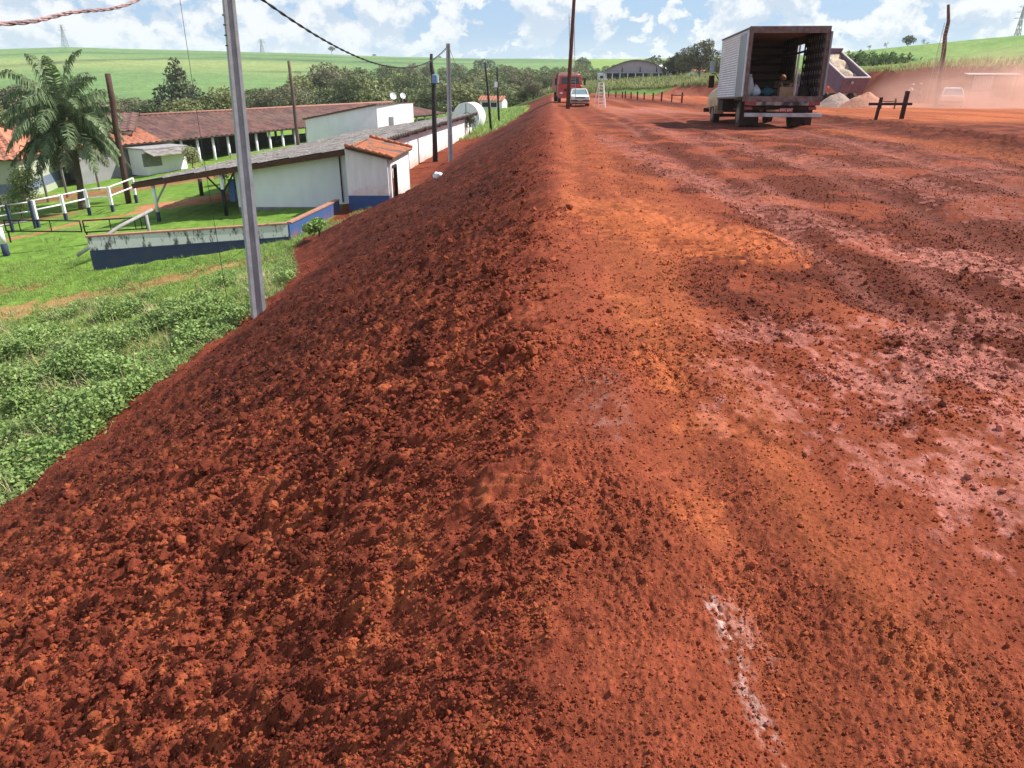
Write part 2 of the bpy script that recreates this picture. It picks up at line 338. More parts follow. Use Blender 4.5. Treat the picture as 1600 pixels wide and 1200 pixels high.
patch([(5.0, 9.8), (5.7, 8.8), (6.5, 7.0)], 2.2, DK, .8); patch([(1.6, 5.1), (2.6, 5.4), (3.6, 5.6)], .8, DK * 1.1, .8); patch([(4, 14), (6.5, 11), (8.5, 9)], 1.3, DK * 1.05, .75)
patch([(1.0, 9.2), (1.5, 7.9), (2.2, 6.9)], 1.3, ORG, .95, .5, .15); patch([(.8, 5.3), (.9, 4.3), (.85, 3.5)], .22, ORG, .8, .6, .1); patch([(1.3, 20), (1.5, 14), (1.3, 10)], 1.0, ORG * .85, .5)
patch([(2.3, 21), (2.45, 18.5), (2.79, 11), (3.11, 8.4), (3.61, 6.9), (4.2, 5.6)], .62, PNK, .62, 1.3, .05)
patch([(4.4, 24), (5.3, 16), (5.9, 11.7), (5.6, 8.0)], .9, PNK, .55, 1.3); patch([(9.6, 23.3), (9.9, 18.5), (9.8, 14)], 1.5, ORG * 1.1, .8, .5)
patch([(7.6, 26), (7.9, 18), (7.4, 12)], 1.3, PNK * .9, .45, 1.3)
patch([(1.84, 3.56), (2.5, 3.75), (2.9, 3.3)], .7, PNK, .95, 1.1, .05); patch([(1.5, 4.4), (2.1, 4.4), (3.2, 4.6)], .5, PNK, .7, 1.2); patch([(1.9, 2.2), (2.1, 2.8), (2.6, 3.1)], .55, PNK, .95, 1.1, .1); patch([(1.2, 3.7), (1.3, 3.0), (1.6, 2.6)], .35, PNK, .7, 1.3, -.05)
patch([(3.9, 6.4), (4.6, 5.2), (4.4, 4.4)], .8, PNK, .85, 1.2)
cr_ = mixc(cr_, LIME * .6, .22 * (1 - S(0, 1, polyd([(.45, 3.6), (.43, 3.0)]) / .22)) * S(-.1, .6, grit + fine)); patch([(.95, 3.25), (.93, 2.95)], .13, PNK, .8, .7)
for q in ((.9, 3.05, .25), (.69, 2.35, .2)): patch([(q[0], q[1]), (q[0] + .02, q[1] - .05)], q[2], ORG, .55, 1.0, .1)
def speck(pts, wd, c, amt):
    global cr_
    f = 1 - S(0, 1, polyd(pts) / wd); cr_ = mixc(cr_, c, amt * f * S(-.1, .5, 1.2 * grit + .8 * fine + .3 * sm))
speck([(.60, 1.86), (.62, 1.66)], .032, LIME, .55); speck([(.62, 1.66), (.62, 1.5), (.625, 1.3), (.65, 1.1)], .05, LIME, .38); speck([(.66, 1.8), (.69, 1.6)], .08, LIME, .2)
for c0, kx, wd_ in ((.62, .0, .10), (1.12, .0, .10), (2.35, .012, .13), (3.15, .012, .13), (3.9, .05, .16), (5.6, .09, .2), (6.9, .09, .2)):
    cr_ = mixc(cr_, (PNK if c0 > 2 else ORG * .9), .42 * np.exp(-((gx - (c0 + kx * Y + .12 * np.sin(Y * .21 + c0 * 3))) / wd_) ** 2) * (.45 + .55 * S(-.3, .4, gn(Y * .35 + c0 * 5, gx, 73) + .5 * fine)))
farmix = S(26, 60, Y)                            # the site further on: long swept bands
bands = gn(gx * .35 + .3 * big, Y * .03 + 4, 221) + .6 * gn(gx * .9, Y * .05, 223)
cr_ = mixc(cr_, mixc(np.tile(ORG * .95, (len(X), 1)), MID * .9, S(-.3, .3, -bands)), farmix * .7); cr_ = mixc(cr_, PNK * 1.0, farmix * .8 * S(.25, .6, bands))
cr_ = mixc(cr_, ORG * 1.05, S(13, 16, gx) * S(26, 34, Y) * (.5 + .5 * S(-.3, .3, bands)))
cr_ = mixc(cr_, DK * 1.05, np.exp(-(berm / 1.5) ** 2) * (.7 + .5 * sm))
cb = mixc(np.tile(np.array([.30, .095, .058]), (len(X), 1)), MID * 1.2, .4 + fbm(X * .4, Y * .4, 3, 231) + .6 * sm)
# grass
g1 = fbm(X * .22, Y * .22, 4, 241); g2 = fbm(X * 2.4, Y * 2.4, 3, 251)
GR = np.array([.185, .300, .050]); DRY = np.array([.33, .30, .12]); DIRT = np.array([.38, .16, .085])
cg = mixc(np.tile(GR, (len(X), 1)), GR * np.array([.62, .75, .6]), .5 + .9 * g2 * lod(.3) + .3 * g1)
cg = mixc(cg, DRY, .25 * S(.0, .7, g1 + .4 * g2) + .35 * S(26, 14, Y))
def gpatch(pts, wd, c, amt, nz=.5):
    global cg
    D = polyd(pts); cg = mixc(cg, c, amt * S(.1, .55, 1 - D / wd + nz * (g2 + .5 * sm)))
gpatch([(-22, 19.5), (-16.5, 21.5), (-12, 24), (-9.5, 26)], 1.3, DIRT * 1.1, .75, .8)        # bare track in the grass
gpatch([(-19.5, 25.5), (-16.8, 25.2)], .8, DIRT * .8, .8, .6)
gpatch([(-27, 30.5), (-23, 37), (-19.5, 40.5)], .5, DIRT * 1.15, .9, .2); gpatch([(-19.5, 41.5), (-17, 42.5), (-14.5, 43.5)], 1.7, DIRT * 1.2, .97, .15)
gpatch([(-28, 40), (-25, 41.5)], 1.1, DIRT * .8, .8, .6)
gpatch([(-31, 48), (-24, 50.5), (-14, 60), (-8, 74)], 2.6, DIRT * .8, .9, .2)
wl = X - (-7.9 + .1414 * (Y - 37)); cg = mixc(cg, MID * .95, S(-1, .3, wl) * S(34, 36, Y) * (1 - S(64, 71, Y))); cg = mixc(cg, MID * .9, S(-8.4, -7.9, X) * S(29, 33, Y) * (1 - S(36, 38, Y)))
cg = mixc(cg, np.array([.22, .31, .075]), S(60, 110, Y) * .5)
# the far fields: young cane, strips of it, dark tracks between
stripe = gn(X * .010 + .004 * Y + .4 * gn(X * .004, Y * .004, 7), Y * .018, 261); rows = gn(X * .02 + Y * .004, Y * .22 + X * .03, 263)
ch = mixc(np.tile(np.array([.115, .205, .068]), (len(X), 1)), np.array([.155, .245, .082]), .5 + .6 * stripe + .25 * rows + .5 * gn(X * .003, rad * .028, 265))
ch = mixc(ch, np.array([.26, .30, .10]), S(.2, .34, rad / 1000 - .21 + .05 * gn(X * .006, Y * .002, 3)) * S(.62, .52, rad / 1000 + .08 * AZ) * S(.15, .3, -AZ) * .8 * S(360, 420, rad))
trk = np.abs((rad - (560 + 240 * (AZ + .55) + 25 * np.sin(AZ * 14)))) ; ch = mixc(ch, np.array([.055, .09, .035]), (1 - S(9, 24, trk)) * S(-.64, -.5, AZ) * S(.25, .05, AZ) * (.6 + .6 * gn(X * .05, Y * .05, 5)))
trk2 = np.abs((rad - (480 + 60 * (AZ + .3)))); ch = mixc(ch, np.array([.07, .12, .04]), (1 - S(4, 12, trk2)) * S(-.35, -.28, AZ) * .7)
trk3 = np.abs(rad - 760 - 140 * AZ); ch = mixc(ch, np.array([.07, .14, .05]), (1 - S(10, 24, trk3)) * .8)
cg = mixc(cg, np.array([.07, .11, .035]), S(100, 130, Y) * (1 - S(210, 240, rad)) * (X < 50) * .6)
cg = mixc(cg, ch, S(185, 215, rad) * (X < 60) + S(62, 110, X) * 0)
# the hillside over the cut bank
chs = mixc(np.tile(np.array([.14, .25, .07]), (len(X), 1)), np.array([.20, .29, .09]), .5 + fbm(X * .05, Y * .08, 3, 271) + .3 * g2)
chs = mixc(chs, np.array([.37, .36, .16]), S(.0, 3, dB - 3.5) * S(17, 6, dB + 4 * g1) * .8)
cg = mixc(cg, chs, S(2, 3.5, dB) * S(16, 30, X) * (1 - S(300, 420, rad)))
cr_ = cr_ * (1 + .30 * fine + .24 * sm + .34 * grit)[:, None]; ce = ce * (1 + .25 * fine + .2 * sm + .2 * grit)[:, None]; cg = cg * (1 + .22 * fbm(X * .9, Y * .7, 3, 281) + .15 * g1)[:, None]
colA = cg.copy(); tot = emb_w + road_w; colA = mixc(colA, mixc(ce, cr_, road_w / (tot + 1e-6)), S(.2, .55, tot)); colA = mixc(colA, cb, S(.3, .7, bank_w))
colA = np.clip(colA, .004, .9)

nr, ntn = RG.shape
idx = np.arange(nr * ntn).reshape(nr, ntn)
F = np.stack([idx[:-1, :-1], idx[:-1, 1:], idx[1:, 1:], idx[1:, :-1]], -1).reshape(-1, 4)[:, ::-1]
cls = np.zeros(len(X), np.int8)                 # 0 grass, 1 road, 2 embankment, 3 cut bank, 4 hills, 5 hillside
cls[:] = 0; cls[rad > 200] = 4; cls[(dB > 3.9) & (X > 14) & (Y < 420)] = 5; cls[road_w > .5] = 1; cls[(emb_w + road_w > .4) & (road_w <= .5)] = 2; cls[(bank_w > .5)] = 3
fc = cls[F[:, 0]]
V = np.stack([X, Y, Zf], -1)
SOILM = vc_mat('red_earth', .95, 75, .26, ((38, .012), (150, .004), (9, .012)), .1)
GRASSM = vc_mat('grass_ground', .95, 25, .35, ((14, .05), (60, .02)), .1)
FIELDM = vc_mat('cane_field', .95, .8, .22, ((.9, .5), (.2, .6)), .1)
for k, (nm, mm) in enumerate((('ground', GRASSM), ('dirt_road', SOILM), ('embankment', SOILM), ('cut_bank', SOILM), ('hills', FIELDM), ('hillside', GRASSM))):
    f = F[fc == k]
    if not len(f): continue
    u, inv = np.unique(f, return_inverse=True)
    me = np_mesh(nm, V[u], inv.reshape(f.shape), k != 2 and k != 1 or True, colA[u]); tag(link(nm, me, mm), kind='structure')
Vr = V.reshape(nr, ntn, 3); Cr = colA.reshape(nr, ntn, 3)
def surf(x, y):                                 # height and colour of the finished sheet at given points
    r = np.hypot(x, y); a = np.arctan2(x, y)
    i = np.clip(np.searchsorted(rr, r) - 1, 0, nr - 2); j = np.clip(np.searchsorted(th, a) - 1, 0, ntn - 2)
    fr = np.clip((r - rr[i]) / (rr[i+1] - rr[i]), 0, 1); fa = np.clip((a - th[j]) / (th[j+1] - th[j]), 0, 1)
    z = (Vr[i, j, 2] * (1-fr) + Vr[i+1, j, 2] * fr) * (1-fa) + (Vr[i, j+1, 2] * (1-fr) + Vr[i+1, j+1, 2] * fr) * fa
    return z, Cr[i, j]

# --- clods and crumbs
def ico(sub, seed, amp):
    bm = bmesh.new(); bmesh.ops.create_icosphere(bm, subdivisions=sub, radius=1); v = np.array([p.co[:] for p in bm.verts]); f = np.array([[q.index for q in g.verts] for g in bm.faces]); bm.free()
    r_ = np.random.default_rng(seed); w_ = r_.normal(size=(5, 3)); ph = r_.uniform(0, 6.28, 5)
    d = 1.3 * sum(np.sin(v @ w_[k] * 2.2 + ph[k]) for k in range(5)) / 5 + r_.normal(size=len(v)) * (.42 if sub < 2 else .30)
    return v * (1 + amp * d)[:, None], f
def rotm(n, g):
    q = g.normal(size=(n, 4)); q /= np.linalg.norm(q, axis=1)[:, None]; w0, x0, y0, z0 = q.T
    return np.stack([1-2*(y0*y0+z0*z0), 2*(x0*y0-z0*w0), 2*(x0*z0+y0*w0), 2*(x0*y0+z0*w0), 1-2*(x0*x0+z0*z0), 2*(y0*z0-x0*w0), 2*(x0*z0-y0*w0), 2*(y0*z0+x0*w0), 1-2*(x0*x0+y0*y0)], -1).reshape(n, 3, 3)
def scatter(pos, size, colr, tmpl, g):
    Vs, Fs, Cs = [], [], []; b = 0; pick = g.integers(0, len(tmpl), len(pos)); M = rotm(len(pos), g)
    for k, (tv, tf) in enumerate(tmpl):
        i = np.where(pick == k)[0]
        if not len(i): continue
        sc3 = size[i][:, None] * g.uniform(.65, 1.25, (len(i), 3))
        vv = np.einsum('nij,vj->nvi', M[i], tv) * sc3[:, None, :] + pos[i][:, None, :]
        Vs.append(vv.reshape(-1, 3)); Fs.append((tf[None] + (np.arange(len(i)) * len(tv))[:, None, None]).reshape(-1, tf.shape[1]) + b); b += len(i) * len(tv)
        Cs.append(np.repeat(colr[i], len(tv), 0))
    return np.concatenate(Vs), np.concatenate(Fs), np.concatenate(Cs)
small = [ico(1, 100 + k, .34) for k in range(9)]; bigt = [ico(2, 200 + k, .30) for k in range(9)]; huge = [ico(3, 300 + k, .25) for k in range(6)]
def place(n, rlo, rhi, sel, slo, shi, pw, sink, tm, name, smooth=True):
    g = rng
    r = np.exp(g.uniform(np.log(rlo), np.log(rhi), n)); a = g.uniform(math.radians(-44), math.radians(44), n); x = r * np.sin(a); y = r * np.cos(a)
    q = parts(x, y); keep = sel(x, y, q, x - XC(y)); x, y, r = x[keep], y[keep], r[keep]
    s = (slo + (shi - slo) * g.uniform(0, 1, len(x)) ** pw) * np.clip(r / 4.5, .42, 1.0)
    z, c = surf(x, y); pos = np.stack([x, y, z + s * (1 - sink)], -1)
    c = c * (g.uniform(.62, 1.4, len(x)) if name in 'abc' else g.uniform(.95, 1.8, len(x)))[:, None]
    gr_ = c[:, 1] > c[:, 0] * .5; c[gr_] = MID * .9; return scatter(pos, s, c, tm, g)
isE = lambda x, y, q, gx: (q[2] > q[1] + .10 - .75 * rng.uniform(size=len(x)) ** 5) & (gx < .12 + .45 * fbm(x * 1.3, y * 1.3, 3, 9) - .25 * rng.uniform(size=len(x))) & (y < 75)
def isR(x, y, q, gx):
    k = fbm(x * .8, y * .6, 3, 121) + .35 * S(.6, 3, gx) - .1; cl = fbm(x * 2.3, y * 2.0, 2, 301)
    return (gx > -.05) & (q[4] < 0) & (y < 70) & (rng.uniform(size=len(x)) < .30 + .75 * S(-.2, .4, k + .5 * cl))
E_clump = lambda x, y, q, gx: isE(x, y, q, gx) & (fbm(x * 1.1, y * 1.6, 2, 305) + rng.normal(size=len(x)) * .22 > .0)
packs = [place(130000, 1.1, 30, isE, .005, .020, 2.3, .45, small, 'a'), place(9500, 1.1, 42, E_clump, .014, .044, 3.4, .40, bigt, 'b'), place(300, 1.6, 34, E_clump, .04, .068, 2.5, .38, huge, 'c'),
         place(200000, .9, 22, isR, .003, .011, 2.4, .45, small, 'd'), place(5000, 1.0, 26, isR, .007, .022, 3.4, .35, bigt, 'e')]
CLM = vc_mat('clod_earth', .95, 70, .2, ((45, .012), (160, .004)), .1)
def merge(ps):
    b = 0; Vs = []; Fs = []; Cs = []
    for v, f, c in ps: Vs.append(v); Fs.append(f + b); Cs.append(c); b += len(v)
    return np.concatenate(Vs), np.concatenate(Fs), np.concatenate(Cs)
for nm, pk in (('soil_clods', packs[:3]), ('road_crumbs', packs[3:])):
    v, f, c = merge(pk); tag(link(nm, np_mesh(nm, v, f, False, c), CLM), 'loose red clods of earth covering the slope' if nm == 'soil_clods' else 'small red crumbs of earth strewn over the road', 'soil', kind='stuff')
# ------------------------------------------------------------------ building materials
WHITE = mat('white_wall', (.86, .845, .88), .85, (.79, .77, .80), 1.6, .004, 30, stretch=(1, 1, .45))
WALLD = mat('stained_white_wall', (.86, .85, .86), .85, (.70, .67, .66), 1.2, .004, 30, stretch=(1.6, 1.6, .35), dirt=(.42, .16, .08), dirt_z=(0.0, 1.1))
BLUE = mat('blue_paint', (.035, .085, .26), .75, (.05, .10, .22), 3, .003, 30, dirt=(.30, .10, .06), dirt_z=(-.3, .35))
NAVY = mat('navy_paint', (.022, .038, .095), .8, (.04, .05, .09), 3, .003, 30)
GREYP = mat('grey_dado', (.23, .23, .25), .85, (.17, .16, .16), 3)
CONC = mat('old_concrete', (.36, .35, .34), .9, (.24, .23, .23), 3, .004, 30)
BRICKC = mat('red_coping', (.45, .22, .15), .9, (.30, .14, .10), 4, .004, 30)
WOOD = mat('weathered_wood', (.16, .115, .085), .85, (.09, .06, .045), 5, .004, 40, stretch=(3, 3, .4))
DKW = mat('dark_wood', (.045, .032, .028), .85, (.025, .018, .015), 5, .004, 40, stretch=(3, 3, .4))
REDW = mat('earth_stained_timber', (.13, .050, .035), .9, (.08, .03, .02), 5, .004, 40)
STEEL = mat('galvanised_steel', (.42, .43, .45), .45, (.32, .33, .35), 8, metal=.6)
BLK = mat('black_iron', (.02, .02, .022), .6)
WIRE = mat('black_cable', (.03, .03, .035), .6)
PINKW = mat('twisted_cable', (.40, .26, .25), .7, (.12, .08, .085), 7, lo=.42, hi=.6)
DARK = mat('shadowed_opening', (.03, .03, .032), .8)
GLASSD = mat('dark_glass', (.02, .025, .03), .12, spec=.6)
def roofmat(name, c, c2, sc=2.0): return mat(name, c, .9, c2, sc, .02, 14, lo=.38, hi=.6)
RTILE = roofmat('old_clay_tiles', (.22, .108, .088), (.12, .066, .060), 1.1)
OTILE = roofmat('new_clay_tiles', (.52, .20, .115), (.38, .14, .085), 1.5)
STILE = mat('mossy_clay_tiles', (.44, .15, .075), .9, (.16, .12, .10), 1.3, .01, 30, lo=.48, hi=.60)
FIBRE = mat('fibre_cement_roof', (.30, .27, .25), .95, (.13, .11, .10), 3.0, .01, 20, stretch=(.5, 2.5, 2.5), lo=.42, hi=.6)
def moldmat():
    m, t, b = new_mat('mouldy_white_paint'); n = t.nodes; l = t.links; b.inputs['Roughness'].default_value = .9
    co = n.new('ShaderNodeTexCoord'); mp = n.new('ShaderNodeMapping'); mp.inputs['Scale'].default_value = (2.6, 2.6, 1.0); l.new(co.outputs['Object'], mp.inputs[0])
    a = n.new('ShaderNodeTexNoise'); a.inputs['Scale'].default_value = 1.6; a.inputs['Detail'].default_value = 9; a.inputs['Roughness'].default_value = .7; l.new(mp.outputs[0], a.inputs['Vector'])
    r = n.new('ShaderNodeMapRange'); r.inputs[1].default_value = .50; r.inputs[2].default_value = .58; l.new(a.outputs['Fac'], r.inputs[0])
    x = n.new('ShaderNodeMixRGB'); x.inputs[1].default_value = (.66, .68, .66, 1); x.inputs[2].default_value = (.09, .09, .085, 1); l.new(r.outputs[0], x.inputs[0]); l.new(x.outputs[0], b.inputs['Base Color']); return m
MOLD = moldmat()
def tile_roof(a, b, c, d, m, parent, sub, name='roof', pitch=.24, amp=.045, th=.05, course=.42, seed=1):
    """corrugated clay roof over the quad a (eave start) b (eave end) c (ridge end) d (ridge start): ribs run eave to ridge"""
    a, b, c, d = map(Vector, (a, b, c, d)); n = max(8, int((b - a).length / pitch * 4)); k = max(3, int((d - a).length / course))
    nrm = (b - a).cross(d - a).normalized();  nrm = nrm if nrm.z > 0 else -nrm
    r = random.Random(seed); vs = []; fs = []
    jit = [[r.uniform(-1, 1) for _ in range(k + 1)] for _ in range(n + 1)]
    for i in range(n + 1):
        s = i / n; e = a.lerp(b, s); g = d.lerp(c, s)
        for j in range(k + 1):
            t = j / k; h = amp * math.cos(i * math.pi / 2) + .012 * jit[i // 4 * 4 if i // 4 * 4 <= n else n][j] 
            p = e.lerp(g, t) + nrm * h
            vs.append(p)
            q = e.lerp(g, min(1, t + .98 / k)) + nrm * (h - .03)
            vs.append(q)
    st = 2 * (k + 1)
    for i in range(n):
        for j in range(k):
            A = i * st + 2 * j; B = A + st
            fs.append((A, B, B + 1, A + 1)); fs.append((A + 1, B + 1, B + 2, A + 2))
    mb = MB(); mb.add(vs, fs)
    o = mb.build(name, m, parent, sub, fix=False)
    u = MB(); lo = [p - nrm * (amp + th) for p in (a, b, c, d)]; hi = [p - nrm * (amp + .005) for p in (a, b, c, d)]; u.loft([lo, hi]); u.build('roof_boarding', WOOD, o, Vector((0, 0, 0)) if sub is None else sub)
    return o

# ------------------------------------------------------------------ outbuilding beside the slope
g0 = Vector((-8.0, 37.0, -6.3)); dv = Vector((.14, .99, 0)).normalized(); pv = Vector((1, 0, 0))
ob = thing('outbuilding', 'long low white outbuilding with a grey sheet roof beside the embankment foot', 'outbuilding', g0)
def W(x, s, z): return Vector((x, 37.0, 0)) + dv * s + Vector((0, 0, z))      # x at the near end, s metres along, z absolute
def slab(mb, p, q, z0, z1, th):                 # upright wall slab between plan points
    p = Vector((p[0], p[1], 0)); q = Vector((q[0], q[1], 0)); n = Vector((-(q - p).y, (q - p).x, 0)).normalized() * th / 2
    z0 = z0 if isinstance(z0, tuple) else (z0, z0); z1 = z1 if isinstance(z1, tuple) else (z1, z1); u = lambda r, z: Vector((r.x, r.y, z))
    mb.loft([[u(p - n, z0[0]), u(q - n, z0[1]), u(q + n, z0[1]), u(p + n, z0[0])], [u(p - n, z1[0]), u(q - n, z1[1]), u(q + n, z1[1]), u(p + n, z1[0])]]); return mb
rz_ = lambda x: -3.55 + (x + 8) * .15           # underside of the roof
slab(MB(), (-13.45, 37), (-8.0, 37), -6.25, (rz_(-13.45), rz_(-8)), .16).build('gable_wall', WHITE, ob, g0)
slab(MB(), (-13.45, 36.995), (-8.0, 36.995), -7.2, -6.253, .15).build('grey_dado', GREYP, ob, g0)
e1 = W(-7.9, .1, 0); e2 = W(-7.9, 31, 0)
slab(MB(), e1[:2], e2[:2], -5.75, -3.56, .16).build('side_wall', mat('splashed_white_wall', (.86, .85, .86), .85, (.77, .75, .76), 1.4, .004, 30, stretch=(1, .3, .6), dirt=(.50, .25, .15), dirt_z=(.5, 1.5)), ob, g0)
slab(MB(), e1[:2], e2[:2], -7.2, -5.753, .19).build('side_dado', GREYP, ob, g0)
l1 = W(-13.4, .1, 0); l2 = W(-17.4, 31, 0)
slab(MB(), l1[:2], W(-13.4, 30, 0)[:2], -7.4, -4.45, .16).build('inner_wall', WHITE, ob, g0)
slab(MB(), W(-13.4, 31, 0)[:2], W(-7.9, 31, 0)[:2], -7, (-4.4, -3.56), .16).build('far_gable_wall', WHITE, ob, g0)
# roof: corrugated sheets in uneven courses
ra, rb = Vector((-18.25, 36.35, -5.02)), Vector((-7.45, 36.35, -3.40)); rc, rd = rb + dv * 32, ra + dv * 32
rr2 = tile_roof(rb, rc, rd, ra, FIBRE, ob, g0, pitch=.5, amp=.035, th=.03, course=1.4, seed=4)
mb = MB(); mb.bar(ra + Vector((0, .06, -.17)), rb + Vector((0, .06, -.17)), .10, .20)
for k in range(16):
    s = 1.5 + 2 * k; mb.bar(ra + dv * s + Vector((0, 0, -.17)), rb + dv * s + Vector((.08, 0, -.17)), .10, .14)
mb.build('rafters', REDW, ob, g0)
mb = MB(); mb.bar(rb + Vector((-.05, 0, -.10)), rc + Vector((-.05, 0, -.10)), .06, .14); mb.build('eave_board', DKW, ob, g0)
for px_, m_low, m_top in ((-17.35, NAVY, WHITE), (-14.0, BLK, WHITE)):
    zt = rz_(px_) - .12; zb = Tz(px_, 36.6) - .1
    o = MB().cyl((px_, 36.6, zb + .55), (px_, 36.6, zt), .085).build('post', m_top, ob, g0)
    MB().cyl((px_, 36.6, zb), (px_, 36.6, zb + (.55 if px_ < -15 else 1.35)), .09).build('painted_foot', m_low, o, Vector((0, 0, 0)) + g0)
    o.location = (0, 0, 0); o.children[0].location = (0, 0, 0)
    b_ = MB(); b_.bar((px_, 36.6, zt - .95), (px_ + .75, 36.5, zt + .10), .07)
    if px_ > -15: b_.bar((px_, 36.6, zt - .95), (px_ - .7, 36.5, zt - .1), .07)
    b_.build('brace', CONC if px_ < -15 else DKW, ob, g0)
MB().cyl((-8.28, 36.85, -6.0), (-8.28, 36.85, -3.7), .035).build('downpipe', DKW, ob, g0)
MB().bb((-13.75, 36.7, -5.95), (-13.5, 36.88, -4.9)).build('blue_board', BLUE, ob, g0)

# ------------------------------------------------------------------ small shed with clay roof
s0 = Vector((-7.0, 35.2, -6.2))
sh = thing('shed', 'small white shed with orange clay tile roof, blue foot and a dark open doorway', 'shed', s0)
A1 = (-7.62, 35.2); A2 = (-5.72, 35.2); A3 = (-5.42, 39.3)
slab(MB(), A1, A2, -5.42, (-3.35, -3.80), .15).build('front_wall', WALLD, sh, s0)
slab(MB(), (A1[0], A1[1] - .004), (A2[0], A2[1] - .004), -7, -5.423, .17).build('blue_foot', BLUE, sh, s0)
q = lambda f: (A2[0] + .05 + (A3[0] - A2[0]) * f, A2[1] + .08 + (A3[1] - A2[1]) * f)
mb = MB(); slab(mb, q(0), q(.05), -6.6, -3.82, .14); slab(mb, q(.30), q(1), -6.6, -3.82, .14); slab(mb, q(.05), q(.30), -4.12, -3.82, .14); mb.build('side_wall', WALLD, sh, s0)
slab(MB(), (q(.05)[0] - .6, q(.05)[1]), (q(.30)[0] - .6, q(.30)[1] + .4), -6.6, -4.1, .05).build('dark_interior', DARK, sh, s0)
mb = MB(); slab(mb, q(.045), q(.065), -6.5, -4.2, .17); slab(mb, q(.285), q(.31), -6.5, -4.2, .17); slab(mb, q(.045), q(.31), -4.26, -4.18, .17); mb.build('door_frame', DKW, sh, s0)
tile_roof((-5.42, 34.85, -3.72), (-5.1, 39.5, -3.72), (-7.2, 39.5, -3.22), (-7.55, 34.85, -3.22), STILE, sh, s0, pitch=.26, amp=.04, course=.7, seed=3)
for nm_, off in (('front', Vector((0, 0, 0))), ('rear', Vector((.32, 4.55, .02)))):
    mb = MB(); P_, Q_ = Vector((-7.55, 34.88, -3.14)) + off, Vector((-5.42, 34.88, -3.66)) + off
    vv = []
    for k in range(7):
        mb.tube([P_.lerp(Q_, k / 7), P_.lerp(Q_, (k + 1.08) / 7)], [.085, .068], 8)
    mb.build('verge_tiles', STILE, sh, s0)


# ------------------------------------------------------------------ low yard wall
yw = Vector((-8.9, 29.4, -6.3)); wa, wb_, wc = (-15.5, 26.9), (-8.9, 29.4), (-8.15, 35.1)
lw = thing('yard_wall', 'low white and navy yard wall with black mould, standing in the grass below the slope', 'wall', yw)
slab(MB(), wa, wb_, -6.12, -5.64, .16).build('mouldy_band', MOLD, lw, yw); slab(MB(), wa, wb_, -7.4, -6.123, .18).build('navy_band', NAVY, lw, yw)
slab(MB(), wb_, wc, (-7.2, -7.2), -5.64, .17).build('blue_return', BLUE, lw, yw)
mb = MB(); slab(mb, (wa[0] - .05, wa[1]), wb_, -5.637, -5.58, .22); slab(mb, (wb_[0] + .02, wb_[1] + .12), wc, -5.637, -5.58, .23); mb.build('coping', BRICKC, lw, yw)
pk = thing('leaning_log', 'grey peeled log leaning over the left end of the low mouldy wall', 'log', (-16.2, 28.5, -6.2))
MB().tube([(-16.6, 27.9, -6.55), (-15.6, 29.5, -5.75), (-14.9, 31.0, -5.35)], [.07, .075, .06], 8).build('log', CONC, pk, pk.location)
MB().cyl((-15.0, 30.6, -6.9), (-15.0, 30.6, -5.5), .06).build('prop', CONC, pk, pk.location)

# ------------------------------------------------------------------ long open stable
def strip_thing(): pass
c0 = Vector((-29.3, 57.7, 0)); ev = Vector((.53, .848, 0)); nv = Vector((-.848, .53, 0)); gz = -7.55
st = thing('stable', 'long open-sided stable with a weathered brown clay roof and white columns', 'stable', (c0.x, c0.y, gz))
so = Vector((c0.x, c0.y, gz)); Q = lambda s, n_, z: c0 + ev * s + nv * n_ + Vector((0, 0, z))
EZ = -5.12; RZ = -3.5
tile_roof(Q(3.2, -.6, EZ), Q(40, -.6, EZ + .45), Q(37, 5, RZ), Q(3.2, 5, RZ), RTILE, st, so, pitch=.5, amp=.05, course=.6, seed=9)
tile_roof(Q(-4.4, -.6, EZ), Q(3.2, -.6, EZ), Q(3.2, 5, RZ), Q(-2.5, 5, RZ), OTILE, st, so, name='new_roof_patch', pitch=.5, amp=.05, course=.6, seed=10)
tile_roof(Q(40, 10.6, EZ), Q(-4.4, 10.6, EZ), Q(-2.5, 5, RZ), Q(37, 5, RZ), RTILE, st, so, name='rear_roof', pitch=.6, amp=.05, course=.8, seed=11)
MB().add([Q(40, -.6, EZ + .45), Q(40, 10.6, EZ), Q(37, 5, RZ)], [(0, 1, 2)]).build('roof_hip', RTILE, st, so)
MB().tube([Q(-2.5, 5, RZ + .03), Q(37, 5, RZ + .03)], .10, 8).build('ridge_tiles', mat('faded_ridge', (.36, .19, .15), .9, (.28, .13, .10), 3), st, so)
mb = MB(); slab(mb, Q(-3.5, 0, 0)[:2], Q(4.5, 0, 0)[:2], gz - .6, EZ - .05, .2); slab(mb, Q(4.5, 0, 0)[:2], Q(4.5, 8, 0)[:2], gz - .6, EZ, .2); mb.build('front_wall', mat('grey_plaster', (.33, .32, .33), .9, (.27, .26, .26), 1.5), st, so)
slab(MB(), Q(4.5, 9.5, 0)[:2], Q(22, 9.5, 0)[:2], gz - .5, EZ + .1, .2).build('rear_wall', mat('stable_inside', (.30, .27, .27), .9), st, so)
slab(MB(), Q(22, 9.5, 0)[:2], Q(39, 9.5, 0)[:2], gz - .5, EZ - 1.4, .2).build('low_rear_wall', GREYP, st, so)
for k in range(23):
    MB().cyl(Q(5.2 + 1.5 * k, 0, gz - .5), Q(5.2 + 1.5 * k, 0, EZ + .06 + .0175 * k), .12, 10).build('column', WHITE, st, so)
for k in range(13): MB().cyl(Q(10.1 + 2.3 * k, 5, gz - .5), Q(10.1 + 2.3 * k, 5, RZ - .2), .12, 8).build('inner_column', CONC, st, so)
mb = MB(); mb.bar(Q(-3.5, -.1, EZ - .12), Q(39, -.1, EZ + .31), .14, .2); mb.build('eave_beam', WOOD, st, so)
